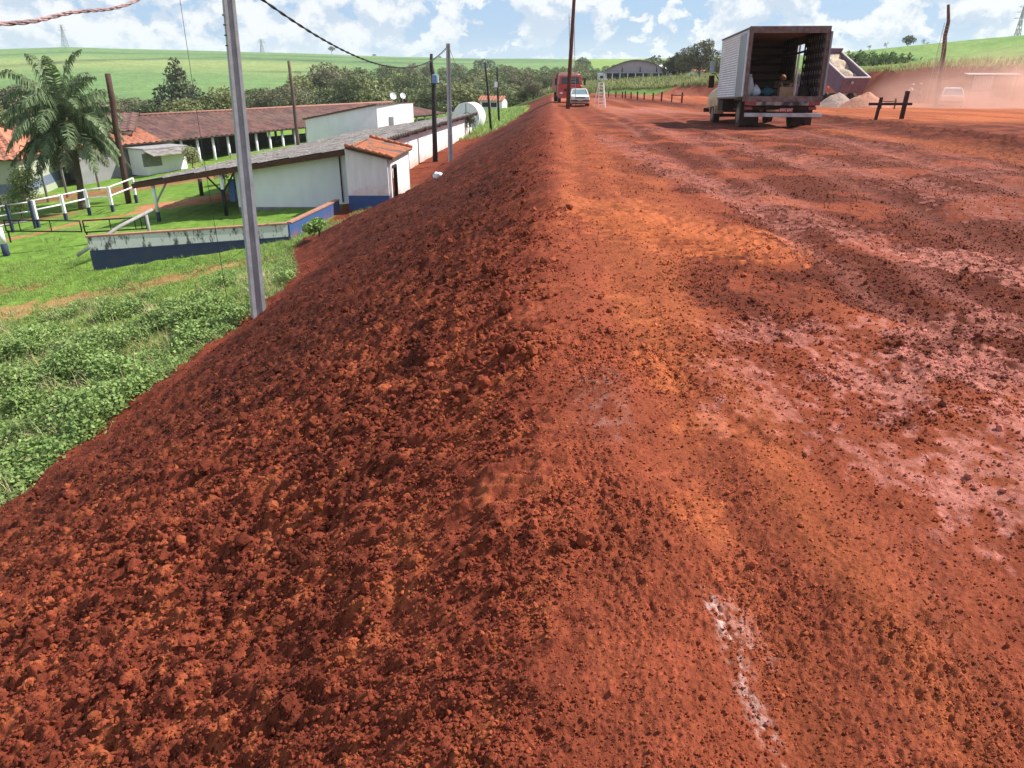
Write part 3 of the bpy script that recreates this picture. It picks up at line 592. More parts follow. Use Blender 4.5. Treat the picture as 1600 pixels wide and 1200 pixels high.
mb = MB(); [mb.bar(Q(9, -1, gz + h), Q(16, -1, gz + h), .05) for h in (.5, .95)]; [mb.bar(Q(s, -1, gz - .3), Q(s, -1, gz + 1.1), .09) for s in (9, 12.5, 16)]; mb.build('railing', CONC, st, so)
# kiosk against it
kp = Q(2.0, -1.6, gz); kz = math.atan2(.848, .53)
kk = thing('kiosk', 'small white kiosk with a grey awning and shuttered window, against the front of the stable', 'kiosk', kp, kz)
MB().box((0, .1, 1.15), (3.4, 2.0, 1.9)).build('body', WHITE, kk); MB().box((0, .1, .1), (3.44, 2.04, .22)).build('blue_foot', BLUE, kk)
MB().box((-1.2, -.93, 1.35), (1.5, .06, .95)).build('window', GREYP, kk); MB().box((-1.2, -.95, .86), (1.62, .1, .06)).build('window_sill', WHITE, kk)
MB().prism([(-1.9, -1.0, 2.05), (1.9, -1.0, 2.05), (2.0, -2.1, 1.7), (-1.8, -2.1, 1.7)], (0, 0, .05)).build('awning', FIBRE, kk); MB().box((0, .1, 2.14), (3.7, 2.3, .07)).build('roof', CONC, kk)

# ------------------------------------------------------------------ white house with two dishes
hp = Vector((-12, 69.4, -6.4)); h1, h2, h3, h4 = (-17.8, 67.7), (-12, 69.4), (-9.2, 72.8), (-15, 71.2)
hs = thing('house', 'plain white flat-fronted house with a thin red roof edge, behind the outbuilding roof', 'house', hp)
slab(MB(), h1, h2, -7, (-4.0, -2.9), .2).build('front_wall', WHITE, hs, hp); slab(MB(), h2, h3, -7, -2.9, .2).build('side_wall', WHITE, hs, hp)
mb = MB(); slab(mb, h3, h4, -7, (-2.9, -4.0), .2); slab(mb, h4, h1, -7, -4.0, .2); mb.build('rear_wall', WHITE, hs, hp)
tile_roof((-18.1, 67.4, -3.95), (-15.2, 71.5, -3.95), (-9.0, 73.1, -2.8), (-11.9, 69.1, -2.8), RTILE, hs, hp, pitch=.5, seed=12)
MB().box((-10.9, 70.6, -4.3), (.5, .12, .7), rz=.88).build('meter_box', GREYP, hs, hp)
for k, (x_, y_, s_) in enumerate(((-10.75, 71.6, .31), (-10.0, 72.6, .27))):
    dd = thing('satellite_dish', ('larger' if k == 0 else 'smaller') + ' white satellite dish on the roof edge of the white house, ' + ('left one' if k == 0 else 'right one') + ' of two', 'satellite dish', (x_, y_, -2.8), .5, 'dishes on the white house')
    rings = [[(s_ * f * math.cos(a), -.12 * f * f * s_ * 2, s_ * f * math.sin(a)) for a in np.linspace(0, 2 * math.pi, 18, endpoint=False)] for f in (.05, .35, .7, 1)]
    o = MB().loft(rings, cap=False, smooth=True).build('dish', WHITE, dd); o.location = (0, 0, .55); o.rotation_euler = (-.4, 0, 0)
    MB().bar((0, .05, 0), (0, .05, .6), .05).build('mast', STEEL, dd); MB().bar((0, .0, .35), (0, -.4, .6), .025).build('feed_arm', STEEL, dd)

# ------------------------------------------------------------------ round tank, small far house, left house
tk = thing('water_tank', 'big round white tank lying on its side beyond the end of the outbuilding', 'tank', (-4.15, 71.0, -5.3), -.32)
ring = lambda y_, r_: [(r_ * math.cos(a), y_, 1.28 + r_ * math.sin(a)) for a in np.linspace(0, 2 * math.pi, 40, endpoint=False)]
MB().loft([ring(0, 1.25), ring(1.7, 1.25), ring(1.9, 1.1), ring(2.05, .7), ring(2.1, .2)], smooth=True).build('shell', WHITE, tk)
MB().loft([ring(-.02, 1.28), ring(.12, 1.28)]).build('rim', WHITE, tk); MB().bar((0, -.04, .1), (0, -.04, 2.45), .05).build('seam', GREYP, tk); MB().box((0, .9, .1), (1.6, 1.5, .3)).build('cradle', CONC, tk)
def house(name, label, loc, rz, wd, dp, ht, rise, roofm, wallm, wins, cat='house', over=.4, hip=0, foot_m=None):
    t = thing(name, label, cat, loc, rz); mb = MB(); mb.loft([[(-wd/2, 0, -1), (wd/2, 0, -1), (wd/2, dp, -1), (-wd/2, dp, -1)], [(-wd/2, 0, ht), (wd/2, 0, ht), (wd/2, dp, ht), (-wd/2, dp, ht)]])
    wl = mb.build('wall', wallm, t); x = wd/2 + over; y0, y1, ym = -over, dp + over, dp / 2; hz_ = hip
    tile_roof((-x, y0, ht), (x, y0, ht), (x - hz_, ym, ht + rise), (-x + hz_, ym, ht + rise), roofm, t, None, pitch=.6, amp=.04, course=.6, seed=int(abs(loc[0]) * 7))
    tile_roof((x, y1, ht), (-x, y1, ht), (-x + hz_, ym, ht + rise), (x - hz_, ym, ht + rise), roofm, t, None, name='rear_roof', pitch=.6, amp=.04, course=.6, seed=5)
    for sx in (-1, 1):
        g = MB(); g.add([(sx * x if hz_ else sx * wd/2, y0 if hz_ else 0, ht), (sx * x if hz_ else sx * wd/2, y1 if hz_ else dp, ht), (sx * (x - hz_ if hz_ else wd/2), ym, ht + rise - .05)], [(0, 1, 2)]); g.build('hip' if hz_ else 'gable', roofm if hz_ else wallm, t)
    if foot_m: MB().box((0, dp/2, .3), (wd + .03, dp + .03, .62)).build('painted_foot', foot_m, t)
    for (x0, z0, w_, h_) in wins:
        o = MB().box((x0, -.01, z0), (w_, .08, h_)).build('window', GLASSD, t); f = MB()
        for a, b in (((x0 - w_/2, z0 - h_/2), (x0 + w_/2, z0 - h_/2)), ((x0 - w_/2, z0 + h_/2), (x0 + w_/2, z0 + h_/2)), ((x0 - w_/2, z0 - h_/2), (x0 - w_/2, z0 + h_/2)), ((x0 + w_/2, z0 - h_/2), (x0 + w_/2, z0 + h_/2))): f.bar((a[0], -.05, a[1]), (b[0], -.05, b[1]), .07)
        f.build('window_frame', WHITE, o)
    return t
p = at(767, 166, 100); p.z = Tz(p.x, p.y) + .25; ct_ = house('cottage', 'tiny white cottage with an orange roof at the edge of the far wood', (p.x, p.y, p.z), -.25, 4.6, 4, 1.5, .8, OTILE, WHITE, [(-1.2, .75, 1.3, .9), (.6, .75, 1.3, .9)], over=.3); ct_.scale = (.68, .68, .72)
house('bungalow', 'bungalow with bright orange tiled roof, pale green wall and blue foot, behind the palm', (-37.6, 47.0, -7.35), .22, 13, 9, 2.15, 1.75, OTILE, mat('pale_green_wall', (.45, .47, .36), .9, (.38, .40, .31), 2), [(-.5, 1.3, 1.3, 1.1), (4.6, 1.4, .9, .8)], foot_m=mat('slate_blue_foot', (.17, .21, .30), .85), hip=2.8)
house('gabled_barn', 'white gabled barn wall glimpsed behind the palm crown and the bungalow', (-32.8, 58.5, -7.5), .35, 7.5, 9, 3.2, 1.1, RTILE, WHITE, [(0, 2.0, .9, .9)], cat='barn')

# ------------------------------------------------------------------ arched warehouse and neighbours
wp = on(25.0, 160); wz = wp.z + .05
wh = thing('warehouse', 'wide warehouse with a low arched brown roof and a white columned front', 'warehouse', (24.6, 160, wz), -.13)
WM = mat('brown_sheeting', (.46, .38, .37), .8, (.34, .27, .26), 3, stretch=(6, 1, .2)); arc = [(-6.0 + 12.2 * k / 16, 2.4 + 1.9 * math.sin(math.pi * k / 16)) for k in range(17)]
MB().prism([(-6.0, 0, -1)] + [(a, 0, b) for a, b in arc] + [(6.2, 0, -1)], (0, 16, 0)).build('wall', WM, wh)
mb = MB()
for (a, b), (c_, d_) in zip(arc[:-1], arc[1:]): mb.prism([(a, -.5, b), (c_, -.5, d_), (c_, -.5, d_ + .14), (a, -.5, b + .14)], (0, 17, 0))
mb.build('arched_roof', RTILE, wh)
MB().bb((-6.3, -3.0, 1.95), (6.0, -.02, 2.12)).build('porch_roof', mat('faded_blue_band', (.33, .36, .45), .8), wh)
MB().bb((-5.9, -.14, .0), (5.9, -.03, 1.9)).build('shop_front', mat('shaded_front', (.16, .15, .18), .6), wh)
for k in range(9): MB().bb((-6.1 + k * 1.5, -2.95, -.6), (-5.92 + k * 1.5, -2.77, 1.95)).build('column', WHITE, wh)
MB().bb((-7.4, -2.6, -.8), (-5.6, -.6, 2.0)).build('annex', WHITE, wh); MB().bb((-6.9, -2.66, 1.0), (-6.3, -2.59, 1.5)).build('annex_window', GLASSD, wh)
MB().bb((-5.9, -3.02, -.4), (5.9, -2.98, .45)).build('low_wall', mat('pale_blue_wall', (.42, .46, .56), .8), wh)
for x_ in (-2.6, .9, 4.1): MB().cyl((x_, -1.2, 1.9), (x_, -1.2, 3.2), .13, 8).build('vent_stack', BLK, wh)
tw = thing('silo', 'small white domed silo just behind the right end of the arched warehouse roof', 'silo', (33.0, 178, -4.1))
rg = lambda z_, r_: [(r_ * math.cos(a), r_ * math.sin(a), z_) for a in np.linspace(0, 2 * math.pi, 20, endpoint=False)]
MB().loft([rg(-1, 1.3), rg(4.0, 1.3)], smooth=True).build('drum', WHITE, tw); MB().loft([rg(4.0, 1.4), rg(4.6, 1.0), rg(4.95, .35), rg(5.0, .05)], smooth=True).build('dome', WHITE, tw)
p = on(32.4, 160); house('hut', 'pale grey hut beside the right end of the arched warehouse', tuple(p + Vector((0, 0, 1.0))), 0, 2.2, 2, 1.1, .3, FIBRE, WHITE, [(0, .6, .8, .5)], cat='hut', over=.1)
p = on(36.9, 158); house('garden_hut', 'hut with a bright orange roof under the big loose tree', tuple(p + Vector((0, 0, 1.2))), .3, 2.3, 2, .7, .8, OTILE, WHITE, [], cat='hut', over=.35)


# ------------------------------------------------------------------ poles
def round_pole(name, label, base, top, r0, r1, m, mid=None, group=None):
    t = thing(name, label, 'pole', base, group=group); b = Vector(base); tp = Vector(top)
    pts = [b - Vector((0, 0, .4))] + ([Vector(q_) for q_ in mid] if mid else [b.lerp(tp, f) + Vector((random.uniform(-.03, .03), random.uniform(-.03, .03), 0)) for f in (.3, .6, .8)]) + [tp]
    n = len(pts); MB().tube(pts, [r0 + (r1 - r0) * k / (n - 1) for k in range(n)], 10).build('shaft', m, t, b); return t
# grey concrete pole with recessed faces
bp = foot(404, 493); q_ = at(357, 0, 1); q_ = q_ * (bp.y / q_.y); tp_ = bp + (q_ - bp) * ((2.45 - bp.z) / (q_.z - bp.z)); bp.z -= .25
cp = thing('concrete_pole', 'tall grey concrete pole with a grooved face, planted at the grass edge nearest the viewer', 'pole', bp)
def duplo(mb, b, t, w0, w1, d0, d1, rz):
    R_ = Matrix.Rotation(rz, 3, 'Z')
    def sec(w_, d_):
        g = .26; return [(-w_, -d_), (-w_ * .45, -d_), (-w_ * .38, -d_ * g * 1.6), (w_ * .38, -d_ * g * 1.6), (w_ * .45, -d_), (w_, -d_), (w_, d_), (w_ * .45, d_), (w_ * .38, d_ * g * 1.6), (-w_ * .38, d_ * g * 1.6), (-w_ * .45, d_), (-w_, d_)]
    b, t = Vector(b), Vector(t); rings = []
    for f in (0, .05, .5, .94, 1):
        c = b.lerp(t, f); s_ = sec(w0 + (w1 - w0) * f, d0 + (d1 - d0) * f)
        if f in (0, 1): s_ = [(a, (abs(e) > 0) and (d0 + (d1 - d0) * f) * (1 if e > 0 else -1)) for a, e in s_]
        rings.append([c + R_ @ Vector((a, e, 0)) for a, e in s_])
    mb.loft(rings)
POLEM = mat('pole_concrete', (.42, .41, .43), .9, (.31, .30, .32), 4, .003, 60)
mb = MB(); duplo(mb, bp, tp_, .145, .095, .11, .08, .55); mb.build('shaft', POLEM, cp, bp)
for k, zz in enumerate((.95, .78, .60, .42)):
    c = bp.lerp(tp_, (zz - bp.z) / (tp_.z - bp.z)); MB().cyl(c + Vector((-.10, -.13, 0)), c + Vector((.07, .05, 0)), .012 if k else .02, 8).build('bolt', STEEL if k == 0 else BLK, cp, bp)
MB().bar(tp_ + Vector((0, 0, -.1)), tp_ + Vector((0, 0, .03)), .28).build('pole_cap', POLEM, cp, bp)
# second concrete pole and the black timber pole down the slope
b2 = foot(704, 252); t2 = Vector((b2.x - .02, b2.y, 0)); q_ = at(700, 68, 1); t2.z = q_.z / q_.y * b2.y; t2.x = q_.x / q_.y * b2.y
p2 = thing('concrete_pole', 'thinner grey concrete pole halfway along the slope, right of the black timber pole', 'pole', b2)
mb = MB(); duplo(mb, b2 - Vector((0, 0, .5)), t2, .14, .10, .11, .09, .3); mb.build('shaft', POLEM, p2, b2)
b3 = foot(680, 253); q_ = at(674, 84, 1); k_ = b3.y / q_.y; t3 = q_ * k_; q1 = at(677, 120, 1) * (b3.y / at(677, 120, 1).y); q2_ = at(674, 105, 1) * (b3.y / at(674, 105, 1).y)
p3 = round_pole('timber_pole', 'crooked black timber pole with a blue box near its top', b3, t3, .17, .09, mat('charred_timber', (.018, .015, .016), .8, (.035, .028, .026), 6), mid=[b3.lerp(q1, .5), q1, q2_])
MB().box(q1 + Vector((.10, -.16, -.12)), (.32, .3, .52), bev=.05).build('meter_box', mat('blue_box', (.10, .22, .45), .5, (.3, .4, .55), 8), p3, b3)
MB().box(q1 + Vector((.27, -.15, -.14)), (.10, .2, .4)).build('white_lid', WHITE, p3, b3)
def upix(u, v, base): q = at(u, v, 1); return q * (base.y / q.y)
b4 = foot(768, 206); round_pole('timber_pole', 'thin leaning dark timber pole past the white tank, left of two', b4, upix(758, 97, b4), .11, .08, DKW)
b5 = foot(780, 192); p5_ = round_pole('timber_pole', 'thin upright dark timber pole past the white tank, right of two', b5, upix(777, 105, b5), .11, .08, DKW); MB().box(upix(775, 132, b5), (.3, .3, .5)).build('meter_box', WHITE, p5_, b5)
b6 = at(200, 312, 43.0); b6.z = Tz(b6.x, b6.y); round_pole('timber_pole', 'bare leaning brown timber pole beside the palm', b6, upix(168, 115, b6), .17, .15, mat('red_brown_timber', (.10, .05, .038), .85, (.06, .03, .025), 6))
b7 = at(466, 225, 52); b7.z = Tz(b7.x, b7.y); p7 = round_pole('timber_pole', 'slim brown timber pole rising behind the grey sheet roof', b7, upix(451, 95, b7), .14, .10, WOOD)
b8 = foot(887, 170); p8 = round_pole('timber_pole', 'very tall straight reddish timber pole standing in front of the red truck', b8, Vector((b8.x + .35, b8.y, 7.2)), .155, .10, REDW)
b9 = at(1466, 156, 60.5); b9.z = Tz(b9.x, b9.y); p9 = round_pole('timber_pole', 'tall crooked bare timber pole rising above the red cut bank', b9, upix(1482, 7, b9), .22, .11, mat('bare_timber', (.16, .09, .065), .85, (.10, .055, .04), 5), mid=[upix(1470, 110, b9), upix(1475, 80, b9), upix(1477, 55, b9), upix(1482, 33, b9)])
def ladder(name, label, a, b, wd, n, m, side=Vector((1, 0, 0)), rr_=.035):
    t = thing(name, label, 'ladder', a); a = Vector(a); b = Vector(b); s_ = side.normalized() * wd / 2
    for k in (-1, 1): MB().bar(a + s_ * k, b + s_ * k * .85, rr_).build('rail', m, t, a)
    mb = MB()
    for i in range(1, n): c = a.lerp(b, i / n); f = 1 - .15 * i / n; mb.bar(c - s_ * f, c + s_ * f, rr_ * .7)
    mb.build('rungs', m, t, a); return t
LADM = mat('aluminium', (.55, .55, .56), .4, (.4, .4, .42), 6, metal=.5)
lb = on(b8.x + 1.1, b8.y + 9); lt = Vector((b8.x + .62, b8.y + 1.5, 0)); q_ = at(893, 22, 1); lt = q_ * (lt.y / q_.y)
ladder('extension_ladder', 'very tall thin aluminium ladder raised behind the tall straight pole', lb, lt, .42, 30, LADM)
lb = at(1450, 160, 58.5); lb.z = Tz(lb.x, lb.y); lt = upix(1477, 36, b9) + Vector((0, -.3, 0))
ladder('timber_ladder', 'long pale ladder leaning against the crooked pole over the bank', lb, lt, .45, 24, mat('pale_timber', (.5, .4, .33), .8), side=Vector((.9, -.3, 0)))
# step ladder beside the white car
sl = foot(938, 168); s_t = thing('step_ladder', 'white painted step ladder standing open beside the white car', 'ladder', sl, .2); s_t.scale = (.74, .74, .74)
for x_, y_ in ((-.35, 0), (.35, 0)):
    MB().bar((x_ * 1.1, -.55, 0), (x_ * .7, 0, 2.45), .07).build('rail', WHITE, s_t); MB().bar((x_ * 1.5, .7, 0), (x_ * .7, .05, 2.45), .06).build('rear_leg', WHITE, s_t)
mb = MB(); [mb.box((0, -.55 + .55 * k / 8, 2.45 * k / 8), (.70 - .028 * k, .16, .05)) for k in range(1, 8)]; mb.build('treads', WHITE, s_t); MB().box((0, .02, 2.46), (.55, .25, .05)).build('top_plate', WHITE, s_t)

# ------------------------------------------------------------------ cables
def cable(name, label, pts, r, m, strands=0, tw=3.0):
    pts = [Vector(p) for p in pts]; t = MB()
    if strands:
        for s_ in range(strands):
            q = []; L_ = 0
            for i, p in enumerate(pts):
                if i: L_ += (p - pts[i-1]).length
                d = (pts[min(i+1, len(pts)-1)] - pts[max(i-1, 0)]).normalized(); a = d.cross(Vector((0, 0, 1))).normalized(); b = d.cross(a); an = L_ * tw + 2 * math.pi * s_ / strands
                q.append(p + (a * math.cos(an) + b * math.sin(an)) * r * 1.05)
            t.tube(q, r, 6)
    else: t.tube(pts, r, 6)
    o = t.build(name, m); return tag(o, label, 'cable')
P_top = tp_ + Vector((0, 0, -.25)); cf = lambda s: Vector((P_top.x + (t2.x - P_top.x) * s, P_top.y + (t2.y - P_top.y) * s, 0))
ks, kz = [0.0], [P_top.z]
for u_, v_ in ((408, 0), (470, 45), (600, 101)):
    q_ = at(u_, v_, 1); s_ = (q_.x / q_.y * P_top.y - P_top.x) / ((t2.x - P_top.x) - q_.x / q_.y * (t2.y - P_top.y)); ks.append(s_); kz.append(q_.z / q_.y * (P_top.y + (t2.y - P_top.y) * s_))
ks.append(1.0); kz.append(t2.z - .12); zk = np.polyfit(ks, kz, 2, w=[1, 3, 3, 3, 5])
cable('overhead_cable', 'dark twisted cable sagging from the nearest concrete pole to the thinner one down the slope', [cf(s) + Vector((0, 0, float(np.polyval(zk, s)))) for s in np.linspace(0, 1, 200)], .016, WIRE, 2, 5)
ca = [P_top, at(215, 0, 13), at(110, 20, 10.3), at(0, 37, 8.2), Vector((-5.1, 5, .35)), Vector((-4.9, -2, 1.2))]
cv = []
for i in range(1, len(ca) - 2):
    for s in np.linspace(0, 1, 60, endpoint=False):
        a, b, c, d = ca[i-1], ca[i], ca[i+1], ca[i+2]; cv.append(.5 * ((2*b) + (c - a) * s + (2*a - 5*b + 4*c - d) * s*s + (3*b - a - 3*c + d) * s**3))
cable('overhead_cable', 'thick pinkish twisted cable crossing the top left corner of the sky', [P_top] + cv, .0135, PINKW, 3, 5)
sag = lambda a, b, s_, n=40: [Vector(a).lerp(Vector(b), k / n) - Vector((0, 0, s_ * 4 * (k / n) * (1 - k / n))) for k in range(n + 1)]
cable('overhead_wire', 'thin dark wire swooping from the slope pole to the leaning pole past the tank', sag(t2, upix(758, 105, b4), 1.9), .013, WIRE)
cable('overhead_wire', 'pale thin wire strung from the blue box pole to the thinner concrete pole', sag(upix(640, 102, b3), t2 + Vector((0, 0, -.2)), .35), .010, CONC)
cable('overhead_wire', 'pale wire looping low from the leaning pole past the tank towards the far cottage', sag(upix(758, 106, b4), Vector((-6.5, 90, -2.2)), .6), .014, CONC)
cable('overhead_wire', 'short pale wire drooping from the slim pole behind the grey roof', sag(upix(456, 138, b7), upix(436, 155, b7), .1, 10), .012, CONC)
cable('stay_wire', 'thin vertical stay wire left of the nearest concrete pole, dropping into the weeds', [Vector((-7.35, 18.4, 2.0)), Vector((-7.22, 18.0, -2)), Vector((-7.15, 17.9, Tz(-7.15, 17.9)))], .006, WIRE)
tag(MB().tube([(-7.9, 18.0, -6.2), (-7.92, 18.0, -4.9)], .012, 6).build('iron_rod', WOOD), 'thin iron rod stuck upright in the weeds near the concrete pole', 'rod')

# ------------------------------------------------------------------ fences, gate, marker posts
def post(parent, u, v0, v1, t, wtop, low=None, wd=.14):
    pass
fz = lambda x, y: Tz(x, y)
fp = [at(u, v, t) for u, v, t in ((57, 340, 37.5), (101, 332, 38.6), (138, 324, 39.8), (176, 327, 40.0), (214, 318, 43))]
for p in fp: p.z = fz(p.x, p.y)
wf = thing('paddock_fence', 'white post and rail fence with blue post feet, running towards the palm', 'fence', fp[0])
for p in fp:
    o = MB().bar(p + Vector((0, 0, .42)), p + Vector((.0, 0, 1.38)), .13).build('post', WHITE, wf, fp[0]); o2 = MB().bar(p - Vector((0, 0, .2)), p + Vector((0, 0, .42)), .135).build('painted_foot', NAVY, o, fp[0])
for a, b in zip(fp[:-1], fp[1:]):
    for h in (1.34, .88): MB().tube([a + Vector((0, 0, h)), b + Vector((0, 0, h))], .038, 8).build('rail', WHITE, wf, fp[0])
fd = [at(-40, 352, 36), at(16, 345, 37), at(52, 340, 37.4)]
for p in fd: p.z = fz(p.x, p.y)
df = thing('dark_fence', 'dark blue post and rail fence at the left edge, continuing from the white fence', 'fence', fd[0])
for p in fd: MB().bar(p - Vector((0, 0, .2)), p + Vector((0, 0, 1.35)), .12).build('post', NAVY, df, fd[0])
for a, b in zip(fd[:-1], fd[1:]):
    for h in (1.3, .85, .4): MB().tube([a + Vector((0, 0, h)), b + Vector((0, 0, h))], .04, 8).build('rail', STEEL, df, fd[0])
gp = at(7, 386, 31.7); gp.z = fz(gp.x, gp.y)
g = thing('gate_post', 'stout gate post, white above and navy below, at the left edge of the lawn', 'post', gp)
MB().tube([gp + Vector((0, 0, .48)), gp + Vector((-.03, 0, 1.17))], .13, 12).build('shaft', WHITE, g, gp); MB().tube([gp - Vector((0, 0, .2)), gp + Vector((0, 0, .482))], .135, 12).build('painted_foot', NAVY, g, gp)
def gate_leaf(label, a, b, hz_):
    t = thing('gate_leaf', label, 'gate', a, group='black iron gate leaves'); a = Vector(a); b = Vector(b); mb = MB(); up = Vector((0, 0, hz_))
    for p, q in ((a, b), (a + up, b + up), (a, a + up), (b, b + up)): mb.tube([p, q], .03, 8)
    mb.build('frame', BLK, t, a); m2 = MB()
    for f in ((.08, .19, .6) if 'left' in label else (.42, .82, .92)): m2.tube([a.lerp(b, f), a.lerp(b, f) + up], .022, 8)
    m2.bar(a.lerp(b, .0) + up * .5, a.lerp(b, .08) + up * .5, .03); m2.build('bars', BLK, t, a)
    MB().bar(a.lerp(b, .02) - Vector((0, 0, .5)), a.lerp(b, .02), .05).build('prop', BLK, t, a)
ga, gb = at(10, 361, 32), at(128, 362, 32.2); gate_leaf('black tubular iron gate leaf nearest the white and navy gate post, the left one', ga, gb, .47)
ga, gb = at(133, 363, 32.2), at(230, 357, 32.6); gate_leaf('black tubular iron gate leaf tilted against the mouldy wall, the right one', ga, gb, .5)
bent = [(4, 330, 44), (75, 314, 46), (106, 310, 47.5), (157, 304, 50), (132, 306, 49)]
for k, (u, v, t) in enumerate(bent):
    p = at(u, v, t); p.z = fz(p.x, p.y); lab = 'white concrete fence post with bent top, ' + ('at the left picture edge', 'in front of the pale green wall', 'just left of the palm trunk', 'between the palm and the leaning brown pole', 'half hidden behind the palm trunk')[k]
    t_ = thing('bent_post', lab, 'fence post', p, group='bent concrete fence posts'); MB().tube([p - Vector((0, 0, .2)), p + Vector((0, 0, 1.75)), p + Vector((.12, -.1, 1.98)), p + Vector((.42, -.25, 2.2))], .075, 8).build('shaft', CONC, t_, p)
# low stumps along the drive
for k, (x, y) in enumerate(((-16.6, 45.6), (-15.0, 47.3), (-13.4, 49.2), (-11.9, 51.2), (-18.1, 44.0))):
    p = on(x, y); t_ = thing('drive_post', 'short dark drive post seen below the sheet roof, number %s from the left' % ('two', 'three', 'four', 'five', 'one')[k], 'post', p, group='short posts along the drive')
    MB().tube([p - Vector((0, 0, .2)), p + Vector((.02, 0, .95))], .11, 8).build('shaft', DKW, t_, p)
# wooden H-shaped markers on the site
def marker(label, pa, pb, ha, hb, rail_h, ext, w_, m, la=0, lb_=0):
    pa, pb = Vector(pa), Vector(pb); t = thing('rail_marker', label, 'rail', pa); d = (pb - pa).normalized()
    MB().bar(pa - Vector((0, 0, .25)), pa + Vector((la, 0, ha)), w_).build('post', m, t, pa); MB().bar(pb - Vector((0, 0, .25)), pb + Vector((lb_, 0, hb)), w_ * 1.35).build('post', m, t, pa)
    MB().bar(pa - d * ext[0] + Vector((0, -w_ * .9, rail_h)), pb + d * ext[1] + Vector((0, -w_ * .9, rail_h)), w_ * .8, w_ * 1.0).build('rail', m, t, pa); return t
pa = foot(1367, 188); pb = foot(1407, 190); q = at(1407, 190, 1); pb = Vector((q.x / q.y * pa.y, pa.y, 0)); pb.z = Tz(pb.x, pb.y)
DKR = mat('creosoted_timber', (.040, .016, .014), .85, (.07, .025, .02), 5)
marker('dark wooden rail on two crooked posts, nearest the box truck', pa, pb, .88, 1.12, .63, (.40, .28), .10, DKR, .10, .06)
pa = foot(1553, 167); pb = foot(1581, 166); marker('dark wooden rail on two posts in the dust below the tin shelter', pa, pb, 1.15, 1.05, .62, (.3, .1), .09, DKR)
pa = foot(1049, 162); pb = foot(1065, 161); marker('dark wooden rail on two posts left of the box truck', pa, pb, .85, .95, .7, (.2, .3), .10, DKR)
pa = foot(1397, 172, 20); marker('short rail on two thin posts in the haze in front of the people', on(26.2, 56), on(27.3, 56.3), .8, .7, .5, (.1, .1), .06, WOOD)
for k, (u, v, h) in enumerate(((1033, 161, 1.0), (1020, 160, .9), (1006, 158, .85), (996, 158, .95), (986, 157, .85), (977, 155, .85), (972, 154.5, .8), (962, 154, .8), (951, 153, .75), (942, 152, .75))):
    p = foot(u, v); nth = ('first', 'second', 'third', 'fourth', 'fifth', 'sixth', 'seventh', 'eighth', 'ninth', 'tenth')[k]
    t_ = thing('stake', 'dark stake across the site, %s from the right in the receding row' % nth, 'stake', p, group='stakes in a row across the site'); MB().bar(p - Vector((0, 0, .2)), p + Vector((random.uniform(-.05, .05), 0, h)), .13).build('shaft', DKR, t_, p)
# pylons on the skyline
def pylon(label, base, h, wd):
    t = thing('pylon', label, 'pylon', base); mb = MB(); c4 = [(-1, -1), (1, -1), (1, 1), (-1, 1)]; lev = [0, .2, .4, .58, .74, .88, 1]; wz = lambda f: wd * (1 - f) ** 1.15 * .5 + .25
    for a, b in zip(lev[:-1], lev[1:]):
        for (x, y), (x2, y2) in zip(c4, c4[1:] + c4[:1]):
            A = Vector((x * wz(a), y * wz(a), a * h)); B = Vector((x * wz(b), y * wz(b), b * h)); B2 = Vector((x2 * wz(b), y2 * wz(b), b * h)); A2 = Vector((x2 * wz(a), y2 * wz(a), a * h))
            mb.bar(A, B, .28); mb.bar(A, B2, .16); mb.bar(A2, B, .16)
    mb.build('lattice', STEEL, t); m2 = MB()
    for f, l in ((.76, 4.2), (.88, 3.4), (.98, 2.6)): m2.bar((-l, 0, f * h), (l, 0, f * h), .22); m2.bar((-l, 0, f * h), (0, 0, f * h + 1.1), .12); m2.bar((l, 0, f * h), (0, 0, f * h + 1.1), .12)
    m2.build('crossarms', STEEL, t)
p = at(103, 76, 700); p.z = Tz(p.x, p.y); pylon('grey lattice pylon on the hill crest, leftmost of the three on the skyline', p, 19, 4)
p = at(410, 82, 760); p.z = Tz(p.x, p.y); pylon('faint lattice pylon on the crest between the near pole and the slim pole', p, 12, 3)
p = at(1588, 62, 420); p.z = Tz(p.x, p.y); pylon('lattice pylon over the right hand hillside', p, 32.5 - p.z, 3.2)
pc = foot(684, 279); o = MB(); tv, tf = ico(2, 55, .25); o.add([(a * .16, b * .12, c_ * .12) for a, b, c_ in tv], [tuple(int(i) for i in q) for q in tf]); o = o.build('white_stone', WHITE); o.location = pc + Vector((0, 0, .12)); tag(o, 'bright white lump lying on the dark soil below the poles', 'stone')

# ------------------------------------------------------------------ plants
LEAFM = vc_mat('leaf', .6, 3, .18, (), .25, trans=.22)
GBLADE = vc_mat('grass_blade', .7, 3, .12, (), .2, trans=.25)
BARK = mat('bark', (.13, .095, .07), .95, (.08, .06, .045), 6, .02, 20, stretch=(2, 2, .5))
BARKP = mat('pale_bark', (.27, .23, .19), .95, (.17, .14, .115), 6, .01, 20)
def leaves(pos, nrm, ln, wd, g, droop=0):
    n = len(pos); nrm = nrm / (np.linalg.norm(nrm, axis=1)[:, None] + 1e-9); a = g.normal(size=(n, 3)); a[:, 2] -= droop
    a -= (a * nrm).sum(1)[:, None] * nrm; a /= np.linalg.norm(a, axis=1)[:, None] + 1e-9; b = np.cross(nrm, a)
    a = a * ln[:, None] / 2; b = b * wd[:, None] / 2
    return np.stack([pos - a - b * .35, pos - a * .1 - b, pos + a, pos - a * .1 + b], 1).reshape(-1, 3)
